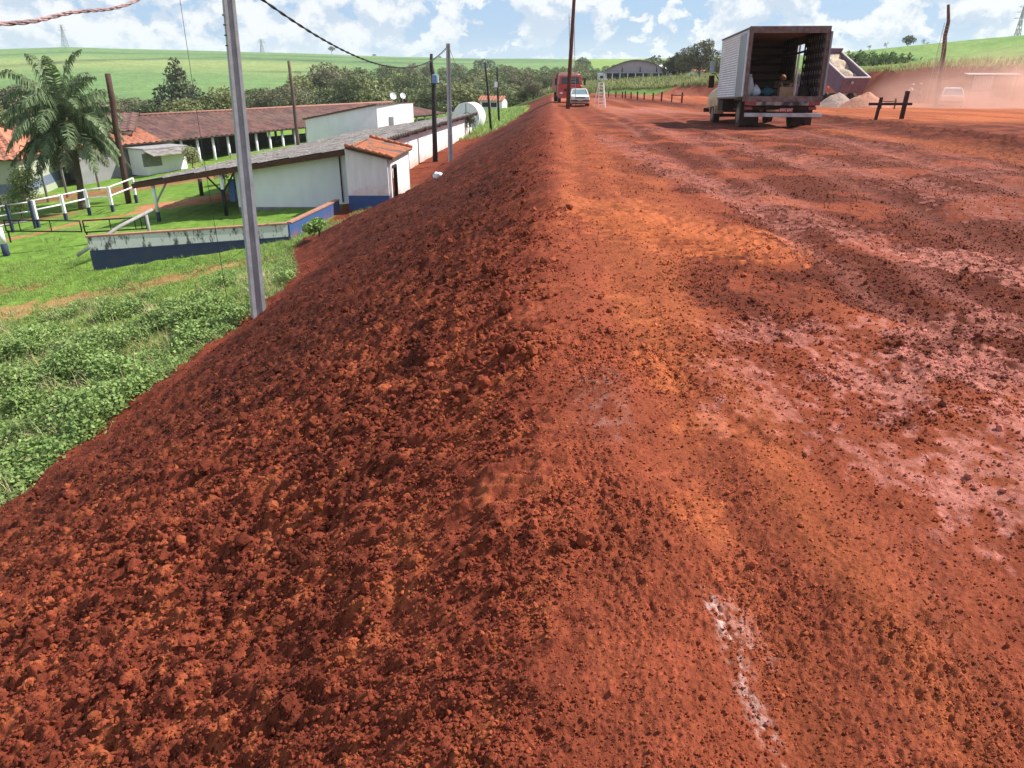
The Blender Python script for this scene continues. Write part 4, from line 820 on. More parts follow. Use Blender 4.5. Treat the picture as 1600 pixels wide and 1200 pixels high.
def crown_mesh(name, lobes, n, ls, seed, c1, c2, inner=.62, up=.25, flat=.75, cl=.55):
    g = np.random.default_rng(seed); lob = np.array([(*c, r) for c, r in lobes]); wts = lob[:, 3] ** 2; k = g.choice(len(lob), n, p=wts / wts.sum())
    d = g.normal(size=(n, 3)); d[:, 2] += up; d /= np.linalg.norm(d, axis=1)[:, None]
    lump = np.sin(d @ np.array([5.1, 2.7, 3.3]) + k) * np.sin(d @ np.array([-3.3, 6.1, 2.2]) + 2 * k)      # clumps and gaps
    r = lob[k, 3] * (inner + (1 - inner) * g.uniform(0, 1, n) ** .45) * (1 + .20 * lump)
    keep = g.uniform(size=n) < np.clip(.72 + cl * lump, .12, 1); d, r, k, lump = d[keep], r[keep], k[keep], lump[keep]; n = len(r)
    p = lob[k, :3] + d * r[:, None] * np.array([1, 1, flat]); nr_ = d + g.normal(size=(n, 3)) * .75
    s = ls * g.uniform(.6, 1.3, n); V_ = leaves(p, nr_, s, s * .62, g)
    t = np.clip(.5 + .35 * lump + .25 * g.normal(size=n) * .8 + .2 * np.sin(k * 2.3), 0, 1)[:, None]; c = np.array(c1) * (1 - t) + np.array(c2) * t
    c *= g.uniform(.8, 1.2, n)[:, None]
    return np_mesh(name, V_, np.arange(4 * n).reshape(-1, 4), False, np.repeat(c, 4, 0))
def make_tree(name, label, cat, lobes, n, ls, seed, c1, c2, th=3, tr=.16, bark=None, group=None, spread=.6, **kw):
    t = thing(name, label, cat, (0, 0, 0), group=group); link('crown', crown_mesh('crown', lobes, n, ls, seed, c1, c2, **kw), LEAFM, t)
    mb = MB(); r = random.Random(seed); top = Vector((0, 0, th)); mb.tube([(0, 0, -.5), (r.uniform(-.1, .1), .05, th * .5), top], [tr * 1.3, tr, tr * .8], 8)
    for c, R_ in lobes:
        c = Vector(c); s = Vector((0, 0, th * r.uniform(.55, 1))); m_ = s.lerp(c, .5) + Vector((0, 0, -.1 * R_)); e = s.lerp(c, 1.0); mb.tube([s, m_, e], [tr * .55, tr * .35, tr * .12], 6)
        for _ in range(3):
            dd = Vector((r.uniform(-1, 1), r.uniform(-1, 1), r.uniform(-.2, 1))) * R_ * .7; mb.tube([m_, c + dd], [tr * .22, tr * .05], 5)
    mb.build('trunk', bark or BARK, t, fix=False); return t
def rlobes(seed, w, h, base, n):
    r = random.Random(seed); out = []
    for i in range(n):
        a = r.uniform(0, 6.28); q = math.sqrt(r.uniform(0, 1)) * w * .36; zz = base + (h - base) * r.uniform(.18, .86); f = 1 - .45 * abs((zz - base) / (h - base) - .45)
        out.append(((q * math.cos(a) * f, q * math.sin(a) * f, zz), w * r.uniform(.20, .33) * f))
    out.append(((0, 0, h * .62), w * .30)); return out
DG1, DG2 = (.065, .085, .030), (.19, .21, .08)
WLAB = 'bushy dark green tree standing in the valley wood'
wood = []
for s_, (w_, h_, b_, n_, c1, c2) in enumerate(((9, 8, .6, 11, DG1, DG2), (8, 9, 1, 12, (.06, .085, .035), (.17, .20, .08)), (11, 8, .4, 13, (.05, .07, .03), (.12, .15, .06)), (7, 7, .3, 9, (.08, .10, .04), (.19, .22, .09)), (10, 9.5, 1.2, 12, (.075, .08, .045), (.17, .17, .09)), (8, 10, 1.5, 11, (.05, .08, .035), (.13, .175, .075)))):
    wood.append((make_tree('wood_tree', WLAB, 'tree', rlobes(40 + s_, w_, h_, b_, n_), 7000, .42, 40 + s_, tuple(q * k_ for q, k_ in zip(c1, (1.5, 1.4, 1.45))), tuple(q * k_ for q, k_ in zip(c2, (1.5, 1.4, 1.45))), th=h_ * .45, tr=.22, group='trees of the valley wood'), h_, w_))
first = [True] * len(wood); RT = random.Random(3)
def put_tree(x, y, ht, wf=1.0, lab=None):
    k = RT.randrange(len(wood)); src, h_, w_ = wood[k]
    o = src if first[k] else copy_tree(src); first[k] = False
    z = Tz(x, y); o.location = (x, y, z - .2); s = ht / h_; o.scale = (s * wf * RT.uniform(.9, 1.15), s * wf, s); o.rotation_euler = (0, 0, RT.uniform(0, 6.28))
    if lab: o['label'] = lab
    return o
rows = [(140, 350, 104, 152, 7), (215, 330, 118, 147, 6), (345, 475, 118, 131, 7), (470, 600, 132, 112, 8), (500, 560, 140, 101, 3), (600, 700, 138, 112, 7), (640, 700, 128, 130, 4), (690, 870, 125, 126, 9), (690, 880, 150, 112, 9), (700, 870, 185, 101, 9), (860, 960, 180, 112, 6), (860, 1000, 215, 104, 8), (560, 900, 250, 99, 14), (900, 1010, 270, 97, 6), (930, 1010, 195, 108, 5), (985, 1040, 190, 94, 4), (1020, 1130, 215, 90, 7), (1030, 1125, 185, 96, 6), (-40, 20, 100, 128, 3), (-60, 140, 95, 158, 7)]
for u0, u1, t_, vt, n_ in rows:
    for i in range(n_):
        u = u0 + (u1 - u0) * (i + .5 + RT.uniform(-.35, .35)) / n_; t2_ = t_ * RT.uniform(.93, 1.08); v_ = vt + RT.uniform(-4, 5) * min(1, 130 / t_) + 2
        q = at(u, v_, t2_); z = Tz(q.x, q.y); ht = max(3.0, q.z - z); put_tree(q.x, q.y, ht, min(1.5, max(.85, 8.5 / ht)))
for k in range(len(wood)):
    if first[k]:
        for ch in list(wood[k][0].children): bpy.data.objects.remove(ch)
        bpy.data.objects.remove(wood[k][0])
# single trees one can tell apart
t = make_tree('bush_tree', 'tall dusty conical tree standing alone above the stable roof', 'tree', [((0, 0, 5.6), 1.0), ((.1, .2, 4.4), 1.5), ((-.9, 0, 3.6), 1.5), ((1.1, 0, 3.4), 1.5), ((-2.0, .3, 2.7), 1.1), ((2.1, -.2, 2.6), 1.1), ((0, -1, 2.4), 1.8), ((.1, 0, 6.6), .55)], 4200, .34, 71, (.055, .07, .04), (.14, .16, .085), th=5, tr=.16, inner=.3, cl=.9)
q = at(281, 160, 112); t.location = on(q.x, q.y, -.3); h_ = at(281, 89, 112).z - t.location.z; t.scale = (h_ / 7.1, h_ / 7.1, h_ / 7.1)
t = make_tree('broad_tree', 'big loose-crowned tree beside the box truck with sky showing through', 'tree', [((0, 0, 6.3), 2.3), ((-2.6, 0, 5.4), 2.1), ((2.4, .3, 4.9), 2.2), ((-1.2, 1, 4.0), 2.4), ((1.2, -1, 3.6), 2.3), ((3.4, 0, 3.4), 1.8), ((-3.7, 0, 3.8), 1.7), ((1.2, 0, 7.3), 1.5), ((4.3, 0, 2.5), 1.2)], 9000, .36, 72, (.06, .065, .035), (.17, .17, .09), th=4.2, tr=.3, bark=BARKP, inner=.35, cl=.8)
q = at(1092, 124, 122); t.location = on(q.x, q.y, -.2); h_ = at(1092, 59, 122).z - t.location.z; t.scale = (h_ / 8.8,) * 3
t = make_tree('broad_tree', 'round dense dark tree just left of the big loose-crowned tree', 'tree', [((0, 0, 3.5), 2.6), ((-1.6, 0, 2.8), 2.1), ((1.8, 0, 3.6), 2.1), ((.3, 0, 4.8), 1.8)], 6500, .36, 73, (.028, .042, .02), (.08, .10, .045), th=2.5, tr=.25, cl=.4)
q = at(1058, 126, 140); t.location = on(q.x, q.y, -.2); h_ = at(1058, 80, 140).z - t.location.z; t.scale = (h_ / 6.4,) * 3
def twiggy(name, label, loc, ht, seed, leaf=500, c1=(.08, .085, .05), c2=(.14, .15, .08), spread=.35):
    t = thing(name, label, 'tree', loc); r = random.Random(seed); mb = MB(); tips = []
    def br(p, d, L_, rad_, k):
        q = p + d * L_; mb.tube([p, p.lerp(q, .5) + Vector((r.uniform(-.05, .05), 0, 0)) * L_, q], [rad_, rad_ * .8, rad_ * .55], 5); tips.append(q)
        if k:
            for _ in range(3 if k > 1 else 4): br(p.lerp(q, r.uniform(.55, 1)), (d + Vector((r.uniform(-1, 1), r.uniform(-1, 1), r.uniform(-.2, .7))) * spread * 2.2).normalized(), L_ * .62, rad_ * .5, k - 1)
    br(Vector((0, 0, -.3)), Vector((0, 0, 1)), ht * .42, ht * .022, 4); mb.build('trunk', BARKP, t, fix=False)
    g = np.random.default_rng(seed); T_ = np.array([q[:] for q in tips[4:]]); k = g.integers(0, len(T_), leaf); p = T_[k] + g.normal(size=(leaf, 3)) * ht * .045
    s = np.full(leaf, ht * .05) * g.uniform(.6, 1.3, leaf); V_ = leaves(p, g.normal(size=(leaf, 3)), s, s * .6, g); c = np.array(c1) + (np.array(c2) - np.array(c1)) * g.uniform(0, 1, (leaf, 1))
    link('crown', np_mesh('crown', V_, np.arange(4 * leaf).reshape(-1, 4), False, np.repeat(c, 4, 0)), LEAFM, t); return t
q = at(388, 150, 110); twiggy('bare_tree', 'thin half-bare tree right behind the near concrete pole', on(q.x, q.y), 5.5, 81, 240)
q = at(465, 118, 330); twiggy('bare_tree', 'faint leafless tree on the green hill between the poles', on(q.x, q.y), 7.0, 82, 60)
def skyline(label, u, vb, vt, t_, seed, kind='r', name='skyline_tree'):
    q = at(u, vb, t_); z = Tz(q.x, q.y); top = at(u, vt, t_).z; h_ = max(2.5, top - z)
    if kind == 'r': o = make_tree(name, label, 'tree', [((0, 0, .70 * h_), .26 * h_), ((-.22 * h_, 0, .62 * h_), .2 * h_), ((.24 * h_, 0, .6 * h_), .21 * h_), ((0, .1, .5 * h_), .2 * h_)], 1500, .07 * h_, seed, (.05, .07, .035), (.11, .14, .065), th=.5 * h_, tr=.022 * h_, inner=.4, cl=.6)
    elif kind == 'b': o = make_tree(name, label, 'tree', [((0, 0, .4 * h_), .5 * h_), ((.5 * h_, 0, .35 * h_), .4 * h_), ((-.5 * h_, 0, .35 * h_), .4 * h_)], 900, .14 * h_, seed, (.04, .055, .03), (.09, .12, .055), th=.2 * h_, tr=.05 * h_)
    else: return twiggy('bare_tree', label, (q.x, q.y, z), h_, seed, 130, spread=.5)
    o.location = (q.x, q.y, z); return o
skyline('lone rounded tree on the hill crest under the sagging cable', 519, 88, 71, 800, 91)
skyline('small dark bush on the skyline right of the lone rounded tree', 585, 91, 86, 800, 92, 'b')
skyline('small dark bush on the skyline left of the thinner concrete pole', 687, 93, 88, 820, 93, 'b')
skyline('dark round tree on the skyline above the leaning pole past the tank', 757, 95, 87, 500, 94, 'b')
skyline('dusty broad tree on the right hillside crest, biggest of the three there', 1418, 74, 52, 215, 95)
skyline('small leaning bare tree on the right hillside crest, rightmost of the three', 1443, 70, 55, 210, 96, 't')
skyline('thin leafless tree on the right hillside crest, leftmost of the three', 1386, 76, 62, 215, 97, 't')
skyline('tiny dead tree beside the dump truck on the far hillside', 1357, 82, 66, 230, 98, 't')
skyline('flat-topped tree over the far wood left of the arched warehouse', 910, 98, 86, 420, 99)
skyline('flat-topped tree on the skyline behind the arched warehouse', 1022, 96, 81, 300, 100)

# shrubs
def shrub(label, loc, w_, h_, seed, c1, c2, n=1500, ls=.10, name='shrub', trunk=.6, **kw):
    o = make_tree(name, label, 'shrub', rlobes(seed, w_, h_, h_ * .15, 7), n, ls, seed, c1, c2, th=h_ * trunk, tr=.04, **kw); o.location = loc; return o
q = at(48, 322, 41); shrub('light green feathery shrub in front of the pale green bungalow wall', on(q.x, q.y), 2.6, 2.9, 111, (.12, .17, .05), (.26, .31, .11), 3600, .12, inner=.3, cl=.8)
q = at(38, 322, 40.5); shrub('low bright shrub at the fence in front of the bungalow', on(q.x - .3, q.y), 1.8, 1.5, 112, (.11, .19, .04), (.25, .34, .10), 2200, .10, inner=.4)
q = at(735, 216, 62); shrub('small round dark shrub on a thin stem beside the white tank', on(q.x, q.y), 1.5, 1.9, 113, (.05, .07, .045), (.11, .13, .08), 1100, .12)
q = at(302, 262, 52); shrub('small pale bush growing before the stable columns', on(q.x, q.y), 1.7, 2.0, 114, (.17, .21, .08), (.34, .36, .15), 1500, .11)
q = at(352, 300, 47); shrub('low bush beside the drive seen under the sheet roof', on(q.x, q.y), 1.3, 1.1, 115, (.06, .10, .03), (.15, .2, .07), 1200, .10)
q = foot(497, 372); shrub('bright grass clump growing against the blue wall return', Vector((q.x, q.y, q.z)), 1.0, .75, 116, (.14, .26, .05), (.3, .42, .12), 1500, .13)

# ------------------------------------------------------------------ palm
pb = at(128, 318, 42.2); pb.z = Tz(pb.x, pb.y); ptop = at(105, 203, 41.6)
pl = thing('palm_tree', 'feathery palm with arching fronds and a slim grey trunk, beside the white fence', 'palm', pb)
tp = [pb - Vector((0, 0, .3)), pb + Vector((0, 0, .3))] + [pb.lerp(ptop, f) + Vector((.12 * math.sin(f * 3), 0, 0)) for f in (.2, .4, .6, .8, 1)]
MB().tube(tp, [.27, .22, .19, .18, .18, .2, .26], 12).build('trunk', BARK, pl, pb)
MB().tube([ptop - Vector((0, 0, .5)), ptop + Vector((0, 0, .25)), ptop + Vector((0, 0, .9))], [.24, .30, .08], 10).build('crownshaft', mat('leaf_bases', (.24, .17, .07), .8, (.16, .13, .06), 6), pl, pb)
gP = np.random.default_rng(5)
for k in range(44):
    azm = k * 2.39996 + .3; lev = k / 43.0; el = math.radians(84 - 104 * lev ** .9); Ln = 4.1 * (1 - .12 * lev) * gP.uniform(.88, 1.08)
    p = np.array(ptop) + np.array([0, 0, .45 - .5 * lev]); d = np.array([math.cos(azm) * math.cos(el), math.sin(azm) * math.cos(el), math.sin(el)]); M_ = 36; path = [p]; grav = .056 + .026 * gP.uniform()
    for i in range(M_): d = d + np.array([0, 0, -grav * (.35 + 1.2 * i / M_)]) * (1.0 if lev < .85 else .5); d /= np.linalg.norm(d); p = p + d * Ln / M_; path.append(p)
    path = np.array(path); tg = np.gradient(path, axis=0); tg /= np.linalg.norm(tg, axis=1)[:, None]; side = np.cross(tg, [0, 0, 1.0]); side /= np.linalg.norm(side, axis=1)[:, None] + 1e-6
    Vs = []; cs = []
    for i in np.arange(4, M_, .5):
        i0 = int(i); f = i - i0; c = path[i0] * (1 - f) + path[min(M_, i0 + 1)] * f; w_ = i / M_; l_ = .78 * math.sin(math.pi * min(1, .12 + .9 * w_)) ** .6 * gP.uniform(.75, 1.1) + .1
        for sd_ in (-1, 1):
            dr = side[i0] * sd_ * .75 + tg[i0] * .55 + np.array([0, 0, -.25 + gP.normal() * .28]); dr /= np.linalg.norm(dr); dr2 = dr * .45 + np.array([0, 0, -.95]); dr2 /= np.linalg.norm(dr2)
            m_ = c + dr * l_ * .5; e_ = m_ + dr2 * l_ * .55; wv = tg[i0] * .03; Vs += [c - wv, c + wv, m_ + wv * 1.3, m_ - wv * 1.3, m_ - wv * 1.3, m_ + wv * 1.3, e_ + wv * .3, e_ - wv * .3]
            t_ = gP.uniform(); cc = np.array([.06, .10, .04]) * (1 - t_) + np.array([.22, .28, .14]) * t_
            if lev > .8: cc = cc * .5 + np.array([.16, .12, .05]) * .5 * t_
            cs += [cc] * 8
    rb = 3
    for i in range(0, M_, 3):
        a, b = path[i], path[min(M_, i + 3)]; w_ = .035 * (1 - i / M_) + .008; Vs += [a - side[i] * w_, a + side[i] * w_, b + side[i] * w_, b - side[i] * w_]; cs += [np.array([.22, .22, .09])] * 4
    Vs = np.array(Vs) - np.array(pb); link('frond', np_mesh('frond', Vs, np.arange(len(Vs)).reshape(-1, 4), False, np.array(cs)), LEAFM, pl)

# ------------------------------------------------------------------ grass, weeds, straw
def blades(name, n, gen, hlo, hhi, wd, c1, c2, label, lean=.5, nb=5, cat='grass'):
    g = rng; x, y = gen(n, g); z, c0_ = surf(x, y); n = len(x); P_ = np.stack([x, y, z - .02], -1)
    P_ = np.repeat(P_, nb, 0) + np.concatenate([g.normal(size=(n * nb, 2)) * .05, np.zeros((n * nb, 1))], 1); m_ = len(P_)
    h = g.uniform(hlo, hhi, m_) * np.repeat(g.uniform(.6, 1.2, n), nb); a = g.uniform(0, 6.28, m_); ln = g.uniform(.1, lean, m_)
    D = np.stack([np.cos(a) * ln, np.sin(a) * ln, np.ones(m_)], -1); D /= np.linalg.norm(D, axis=1)[:, None]; w_ = np.stack([-np.sin(a), np.cos(a), np.zeros(m_)], -1) * wd * g.uniform(.7, 1.3, m_)[:, None]
    mid = P_ + D * h[:, None] * .55; tip = P_ + D * h[:, None] + np.stack([np.cos(a) * h * .35 * ln, np.sin(a) * h * .35 * ln, -h * .06], -1)
    V_ = np.stack([P_ - w_, P_ + w_, mid + w_ * .8, mid - w_ * .8, mid - w_ * .8, mid + w_ * .8, tip + w_ * .15, tip - w_ * .15], 1).reshape(-1, 3)
    t = g.uniform(0, 1, (m_, 1)); c = np.array(c1) * (1 - t) + np.array(c2) * t; c = c * np.repeat(g.uniform(.75, 1.2, n), nb)[:, None]
    return tag(link(name, np_mesh(name, V_, np.arange(len(V_)).reshape(-1, 4), False, np.repeat(c, 8, 0)), GBLADE), label, cat, kind='stuff')
def region(xr, yr, test, cl=0):
    def f(n, g):
        x = g.uniform(*xr, n); y = g.uniform(*yr, n); q = parts(x, y); ok = (q[2] < q[1] + .06) & (x < XC(y)) & test(x, y); return x[ok], y[ok]
    return f
bare = lambda x, y: (surf(x, y)[1][:, 0] < .30)
blades('grass', 60000, region((-26, -5.5), (8, 30), lambda x, y: bare(x, y) & ~((np.abs(x + 12) < 3.3) & (y > 27.8 + .38 * (x + 12))) | (rng.uniform(size=len(x)) < .25)), .05, .13, .006, (.20, .32, .055), (.36, .42, .13), 'short green lawn grass covering the field below the slope', nb=4)
blades('tall_grass', 7000, region((-22, -5.5), (7.5, 34), lambda x, y: fbm(x * .5, y * .5, 2, 400) + .5 * S(26, 16, y) > .25), .14, .34, .007, (.13, .24, .05), (.33, .40, .13), 'taller grass clumps standing in the lawn below the slope', .8, 6)
toe = lambda n, g: region((-14, -3.5), (8, 40), lambda x, y: (lambda q: (q[2] > q[1] - .55))(parts(x, y)))(n, g)
blades('toe_grass', 20000, toe, .06, .22, .007, (.17, .28, .07), (.36, .38, .17), 'half-dry grass along the edge where the soil stops', 1.0, 5)
def weeds(name, n, gen, hmax, ls, c1, c2, label, cat='weeds'):
    g = rng; x, y = gen(n, g); z, _ = surf(x, y); n = len(x); lumpy = np.clip(.42 + 1.3 * fbm(x * .8, y * .8, 3, 410), .05, 1.35); hh = hmax * lumpy
    nl = 12; P_ = np.repeat(np.stack([x, y, z], -1), nl, 0); m_ = len(P_); hz_ = np.repeat(hh, nl) * g.uniform(.15, 1, m_); P_ = P_ + np.concatenate([g.normal(size=(m_, 2)) * .10, hz_[:, None]], 1)
    nrm = g.normal(size=(m_, 3)) * .7 + np.array([0, 0, 1]); s = ls * g.uniform(.55, 1.35, m_); V_ = leaves(P_, nrm, s, s * .7, g, .2)
    t = np.clip(g.uniform(0, 1, m_) * .7 + .3 * hz_ / hmax, 0, 1)[:, None]; c = (np.array(c1) * (1 - t) + np.array(c2) * t) * np.repeat(g.uniform(.75, 1.2, n), nl)[:, None]
    return tag(link(name, np_mesh(name, V_, np.arange(4 * m_).reshape(-1, 4), False, np.repeat(c, 4, 0)), LEAFM), label, cat, kind='stuff')
wreg = region((-17, -5), (7.5, 21), lambda x, y: (fbm(x * .45, y * .45, 3, 420) * 1.5 + .9 * S(20, 12, y) - .32 + .25 * fbm(x * 1.9, y * 1.9, 2, 421) > 0) & (np.hypot(x + 9.2, y - 10.6) > .7))
weeds('weeds', 42000, wreg, .50, .070, (.11, .19, .045), (.32, .43, .135), 'leafy green weeds tangled at the foot of the soil slope')
weeds('low_weeds', 9000, region((-15, -4), (8, 27), lambda x, y: fbm(x * .8, y * .8, 2, 424) > .05), .14, .05, (.10, .19, .04), (.25, .37, .11), 'low creeping weeds spreading through the lawn')
sreg = region((-16, -5), (7.5, 22), lambda x, y: fbm(x * .7 + 9, y * .7, 3, 430) + .3 * S(21, 13, y) > .12)
def straw(n, g):
    x, y = sreg(n, g); return x, y
o = blades('dry_straw', 3200, straw, .15, .55, .005, (.42, .32, .17), (.62, .50, .30), 'dead straw stalks lying among the weeds', 2.6, 5, 'straw')
# tall pale grass on the lip of the cut bank and scrub at the far edge of the site
def lip(n, g):
    y = g.uniform(50, 150, n); dd = g.uniform(3.2, 11, n); x = BX(y) + dd; ok = g.uniform(size=n) < np.clip(1.35 - dd / 6, .06, 1); return x[ok], y[ok]
blades('bank_grass', 9000, lip, .25, .85, .03, (.22, .30, .08), (.50, .47, .22), 'tall pale seeding grass along the lip of the red bank', .7, 6)
def scrub(n, g):
    x = g.uniform(4, 44, n); y = g.uniform(108, 158, n); q = parts(x, y); ok = (q[4] > 3.0) | (y > 134 - .25 * x); return x[ok], y[ok]
blades('verge_grass', 9000, scrub, .4, 1.3, .04, (.20, .26, .08), (.45, .42, .2), 'rough dry grass between the site and the warehouse', .8, 6)
weeds('verge_scrub', 3500, scrub, 1.3, .22, (.07, .11, .035), (.22, .27, .09), 'low scrub at the far edge of the site', 'scrub')
def hedge(n, g):
    s = g.uniform(0, 1, n); q0, q1 = at(1325, 95, 125), at(1412, 93, 105); x = q0.x + (q1.x - q0.x) * s + g.normal(size=n) * .8; y = q0.y + (q1.y - q0.y) * s + g.normal(size=n) * .8; return x, y
weeds('hedgerow', 1500, hedge, 1.5, .26, (.06, .11, .03), (.16, .24, .07), 'dark cane hedgerow on the hillside behind the dump truck', 'hedge')
def vergeL(n, g):
    y = g.uniform(62, 150, n); x = XC(y) - g.uniform(3.2, 16, n) * (1 - .3 * S(90, 140, y)); q = parts(x, y); ok = (q[2] < q[1] + .1); return x[ok], y[ok]
blades('far_verge_grass', 15000, vergeL, .12, .45, .02, (.20, .34, .08), (.42, .50, .18), 'rough light green grass beyond the end of the slope', .8, 5)
# ------------------------------------------------------------------ vehicles
TYRE = mat('tyre_rubber', (.025, .022, .022), .85, (.07, .035, .025), 5, dirt=(.20, .07, .04), dirt_z=(-.6, .1))
RIM = mat('painted_rim', (.30, .27, .25), .6, (.16, .08, .06), 5)
CHAS = mat('chassis_black', (.018, .014, .014), .8, (.06, .03, .02), 4)
CREAM = mat('cream_car_paint', (.52, .42, .25), .4, (.45, .35, .21), 2, spec=.5, dirt=(.38, .17, .09), dirt_z=(.3, .95))
ALU = mat('corrugated_aluminium', (.72, .75, .80), .5, (.58, .60, .64), 2.5, metal=.15)
PANEL = mat('dull_blue_grey_panel', (.30, .34, .38), .55, (.24, .26, .28), 2, metal=.2, stretch=(1, 1, .4))
RUST = mat('rust_streaked_frame', (.20, .155, .15), .75, (.12, .05, .04), 7, .003, 40)
INT = mat('old_plank_lining', (.20, .14, .10), .85, (.12, .08, .06), 5, stretch=(.5, .5, 4)); RIB = mat('dark_rib', (.045, .032, .03), .8)
ROOFI = mat('ceiling_ply', (.36, .22, .15), .85, (.27, .16, .11), 3, stretch=(.4, 3, 1))
REDL = mat('red_lens', (.30, .012, .012), .25, spec=.6); AMB = mat('amber_lens', (.5, .16, .02), .3)
def wheel(parent, x, y, r, wd, sub=True, name='wheel', zc=None, rimm=None):
    zc = r if zc is None else zc; s = 1 if x > 0 else -1
    t = MB(); prof = [(-.5, .55), (-.5, .9), (-.38, 1), (.38, 1), (.5, .9), (.5, .55)]; n = 28
    t.loft([[(x + p * wd, y + r * q * math.cos(2*math.pi*k/n), zc + r * q * math.sin(2*math.pi*k/n)) for k in range(n)] for p, q in prof], smooth=False)
    o = t.build(name, TYRE, parent); m = MB()
    m.loft([[(x + s * p * wd, y + r * q * math.cos(2*math.pi*k/20), zc + r * q * math.sin(2*math.pi*k/20)) for k in range(20)] for p, q in ((.515, .58), (.515, .50), (.30, .42), (.28, .22), (.45, .18), (.47, .05))]); m.build('rim', rimm or RIM, o); return o
def place_vehicle(t, u, v, tdep, rz, rx=0, ry=0):
    p = at(u, v, tdep); t.location = (p.x, p.y, Tz(p.x, p.y)); t.rotation_euler = (rx, ry, rz)

# --- box truck; local x right, y forward, origin on the ground under the rear axle
bt = thing('box_truck', 'old cream truck with an open-backed aluminium cargo box, parked on the red site', 'truck')
bt.location = (8.58, 25.95, Tz(8.6, 26.6) - .05); bt.rotation_euler = (math.radians(-2.3), 0, math.radians(-4.6))
X0, X1, Y0, Y1, Z0, Z1 = -1.16, 1.14, -1.10, 3.75, .98, 2.94
mb = MB(); nst = 26                              # left side skin in corrugations, forward of the folded door
vs = []; k_ = 0
for i in range(nst * 2 + 1):
    z_ = Z0 + (Z1 - Z0) * i / (nst * 2); xo = X0 - (.022 if i % 2 else 0); vs += [(xo, Y0 + .02, z_), (xo, Y1, z_)]
mb.add(vs, [(2*i, 2*i+1, 2*i+3, 2*i+2) for i in range(nst * 2)]); cb_ = mb.build('cargo_box_side', ALU, bt, fix=False)
mb = MB(); mb.bb((X0 + .005, Y0, Z0), (X0 + .03, Y1, Z1)); mb.build('inner_lining', INT, cb_)
mb = MB(); d0, d1 = .95, 2.1                     # right side with the side doorway
mb.bb((X1 - .03, Y0, Z0), (X1, d0, Z1)); mb.bb((X1 - .03, d1, Z0), (X1, Y1, Z1)); mb.bb((X1 - .03, d0, Z1 - .28), (X1, d1, Z1)); rs = mb.build('cargo_box_side', INT, bt)
mb = MB(); mb.bb((X0, Y1, Z0), (X1, Y1 + .03, Z1)); mb.build('front_bulkhead', INT, bt)
MB().bb((X0 - .03, Y0, Z1), (X1 + .03, Y1 + .04, Z1 + .045)).build('roof', RUST, bt); MB().bb((X0 + .03, Y0 + .05, Z1 - .02), (X1 - .03, Y1, Z1 - .005)).build('ceiling', ROOFI, bt)
MB().bb((X0, Y0, Z0 - .05), (X1, Y1, Z0)).build('floor', WOOD, bt)
mb = MB()
for k in range(6): z_ = Z0 + .28 + k * .28; mb.bb((X0 + .06, Y1 - .06, z_), (X1 - .06, Y1 - .01, z_ + .09)); mb.bb((X0 + .031, Y0 + .1, z_), (X0 + .06, Y1, z_ + .09)); 
mb.build('lining_slats', RIB, bt)
xs = X1 - .05                                    # slatted lining on the right side: boards and uprights with painted light between
for ya, yb, st_ in ((Y0 + .1, d0, .26), (d1, Y1, .3)):
    mb = MB()
    for k in range(8): z_ = Z0 + .04 + k * .25; mb.bb((xs - .03, ya, z_), (xs, yb, z_ + .13))
    for y_ in np.arange(ya + .02, yb - .05, st_): mb.bb((xs - .06, y_, Z0), (xs - .03, y_ + .09, Z1 - .02))
    mb.build('slatted_lining', RIB, bt)
mb = MB(); mb.bb((X1 - .032, Y0 + .02, Z0), (X1 - .028, d0, Z1)); mb.build('gap_light_sheet', mat('painted_gap_light', (.85, .83, .83), .8), bt)  # pale sheet added as the light seen between the boards
for x_ in (X0, X1): MB().bb((x_ - .055, Y0 - .05, Z0 - .05), (x_ + .055, Y0 + .06, Z1)).build('rear_pillar', RUST, bt)
MB().bb((X0 - .055, Y0 - .051, Z1 - .14), (X1 + .055, Y0 + .061, Z1 + .05)).build('rear_header', RUST, bt)
o = MB().bb((X0 - .055, Y0 - .10, Z0 - .14), (X1 + .055, Y0 + .08, Z0 + .02)).build('rear_sill', RUST, bt)
MB().bb((X0 + .02, Y0 - .085, Z0 - .25), (X1 - .02, Y0 - .03, Z0 - .142)).build('lamp_board', mat('scraped_board', (.30, .25, .25), .8, (.05, .04, .05), 2.2, lo=.45, hi=.55), bt)
dr = MB(); dr.bb((X0 - .10, Y0 + .02, Z0 + .01), (X0 - .062, Y0 + 1.12, Z1 - .12)); dr = dr.build('rear_door', PANEL, bt)
for a in (Y0 + .0, Y0 + 1.10): MB().bb((X0 - .108, a, Z0 + .01), (X0 - .058, a + .05, Z1 - .12)).build('door_frame', ALU, dr)
dr = MB().box((X1 + .09, Y0 + .42, (Z0 + Z1) / 2 - .02), (.04, 1.05, Z1 - Z0 - .16), rz=-.06).build('rear_door', RUST, bt); MB().box((X1 + .08, Y0 - .08, (Z0 + Z1) / 2 - .02), (.05, .05, Z1 - Z0 - .16)).build('door_frame', PANEL, dr)
MB().tube([(X0 + .08, Y1 - .3, 2.42), (-.3, Y1 - .9, 2.2), (.5, 1.6, 2.25), (X1 - .06, .8, 2.42)], .035, 6).build('hanging_strap', CHAS, bt)
MB().box((X1 + .10, 2.25, 2.0), (.03, .16, 1.85)).build('side_door', ALU, bt)
mb = MB(); mb.bb((-.42, -1.0, .62), (-.30, 5.9, .80)); mb.bb((.30, -1.0, .62), (.42, 5.9, .80)); [mb.bb((-1.1, y_, .80), (1.1, y_ + .08, .93)) for y_ in (-.9, .2, 1.3, 2.4, 3.5)]; mb.bb((-.8, -.08, .38), (.8, .08, .54)); mb.bb((-.9, 4.7, .30), (.9, 4.8, .42)); mb.build('chassis', CHAS, bt)
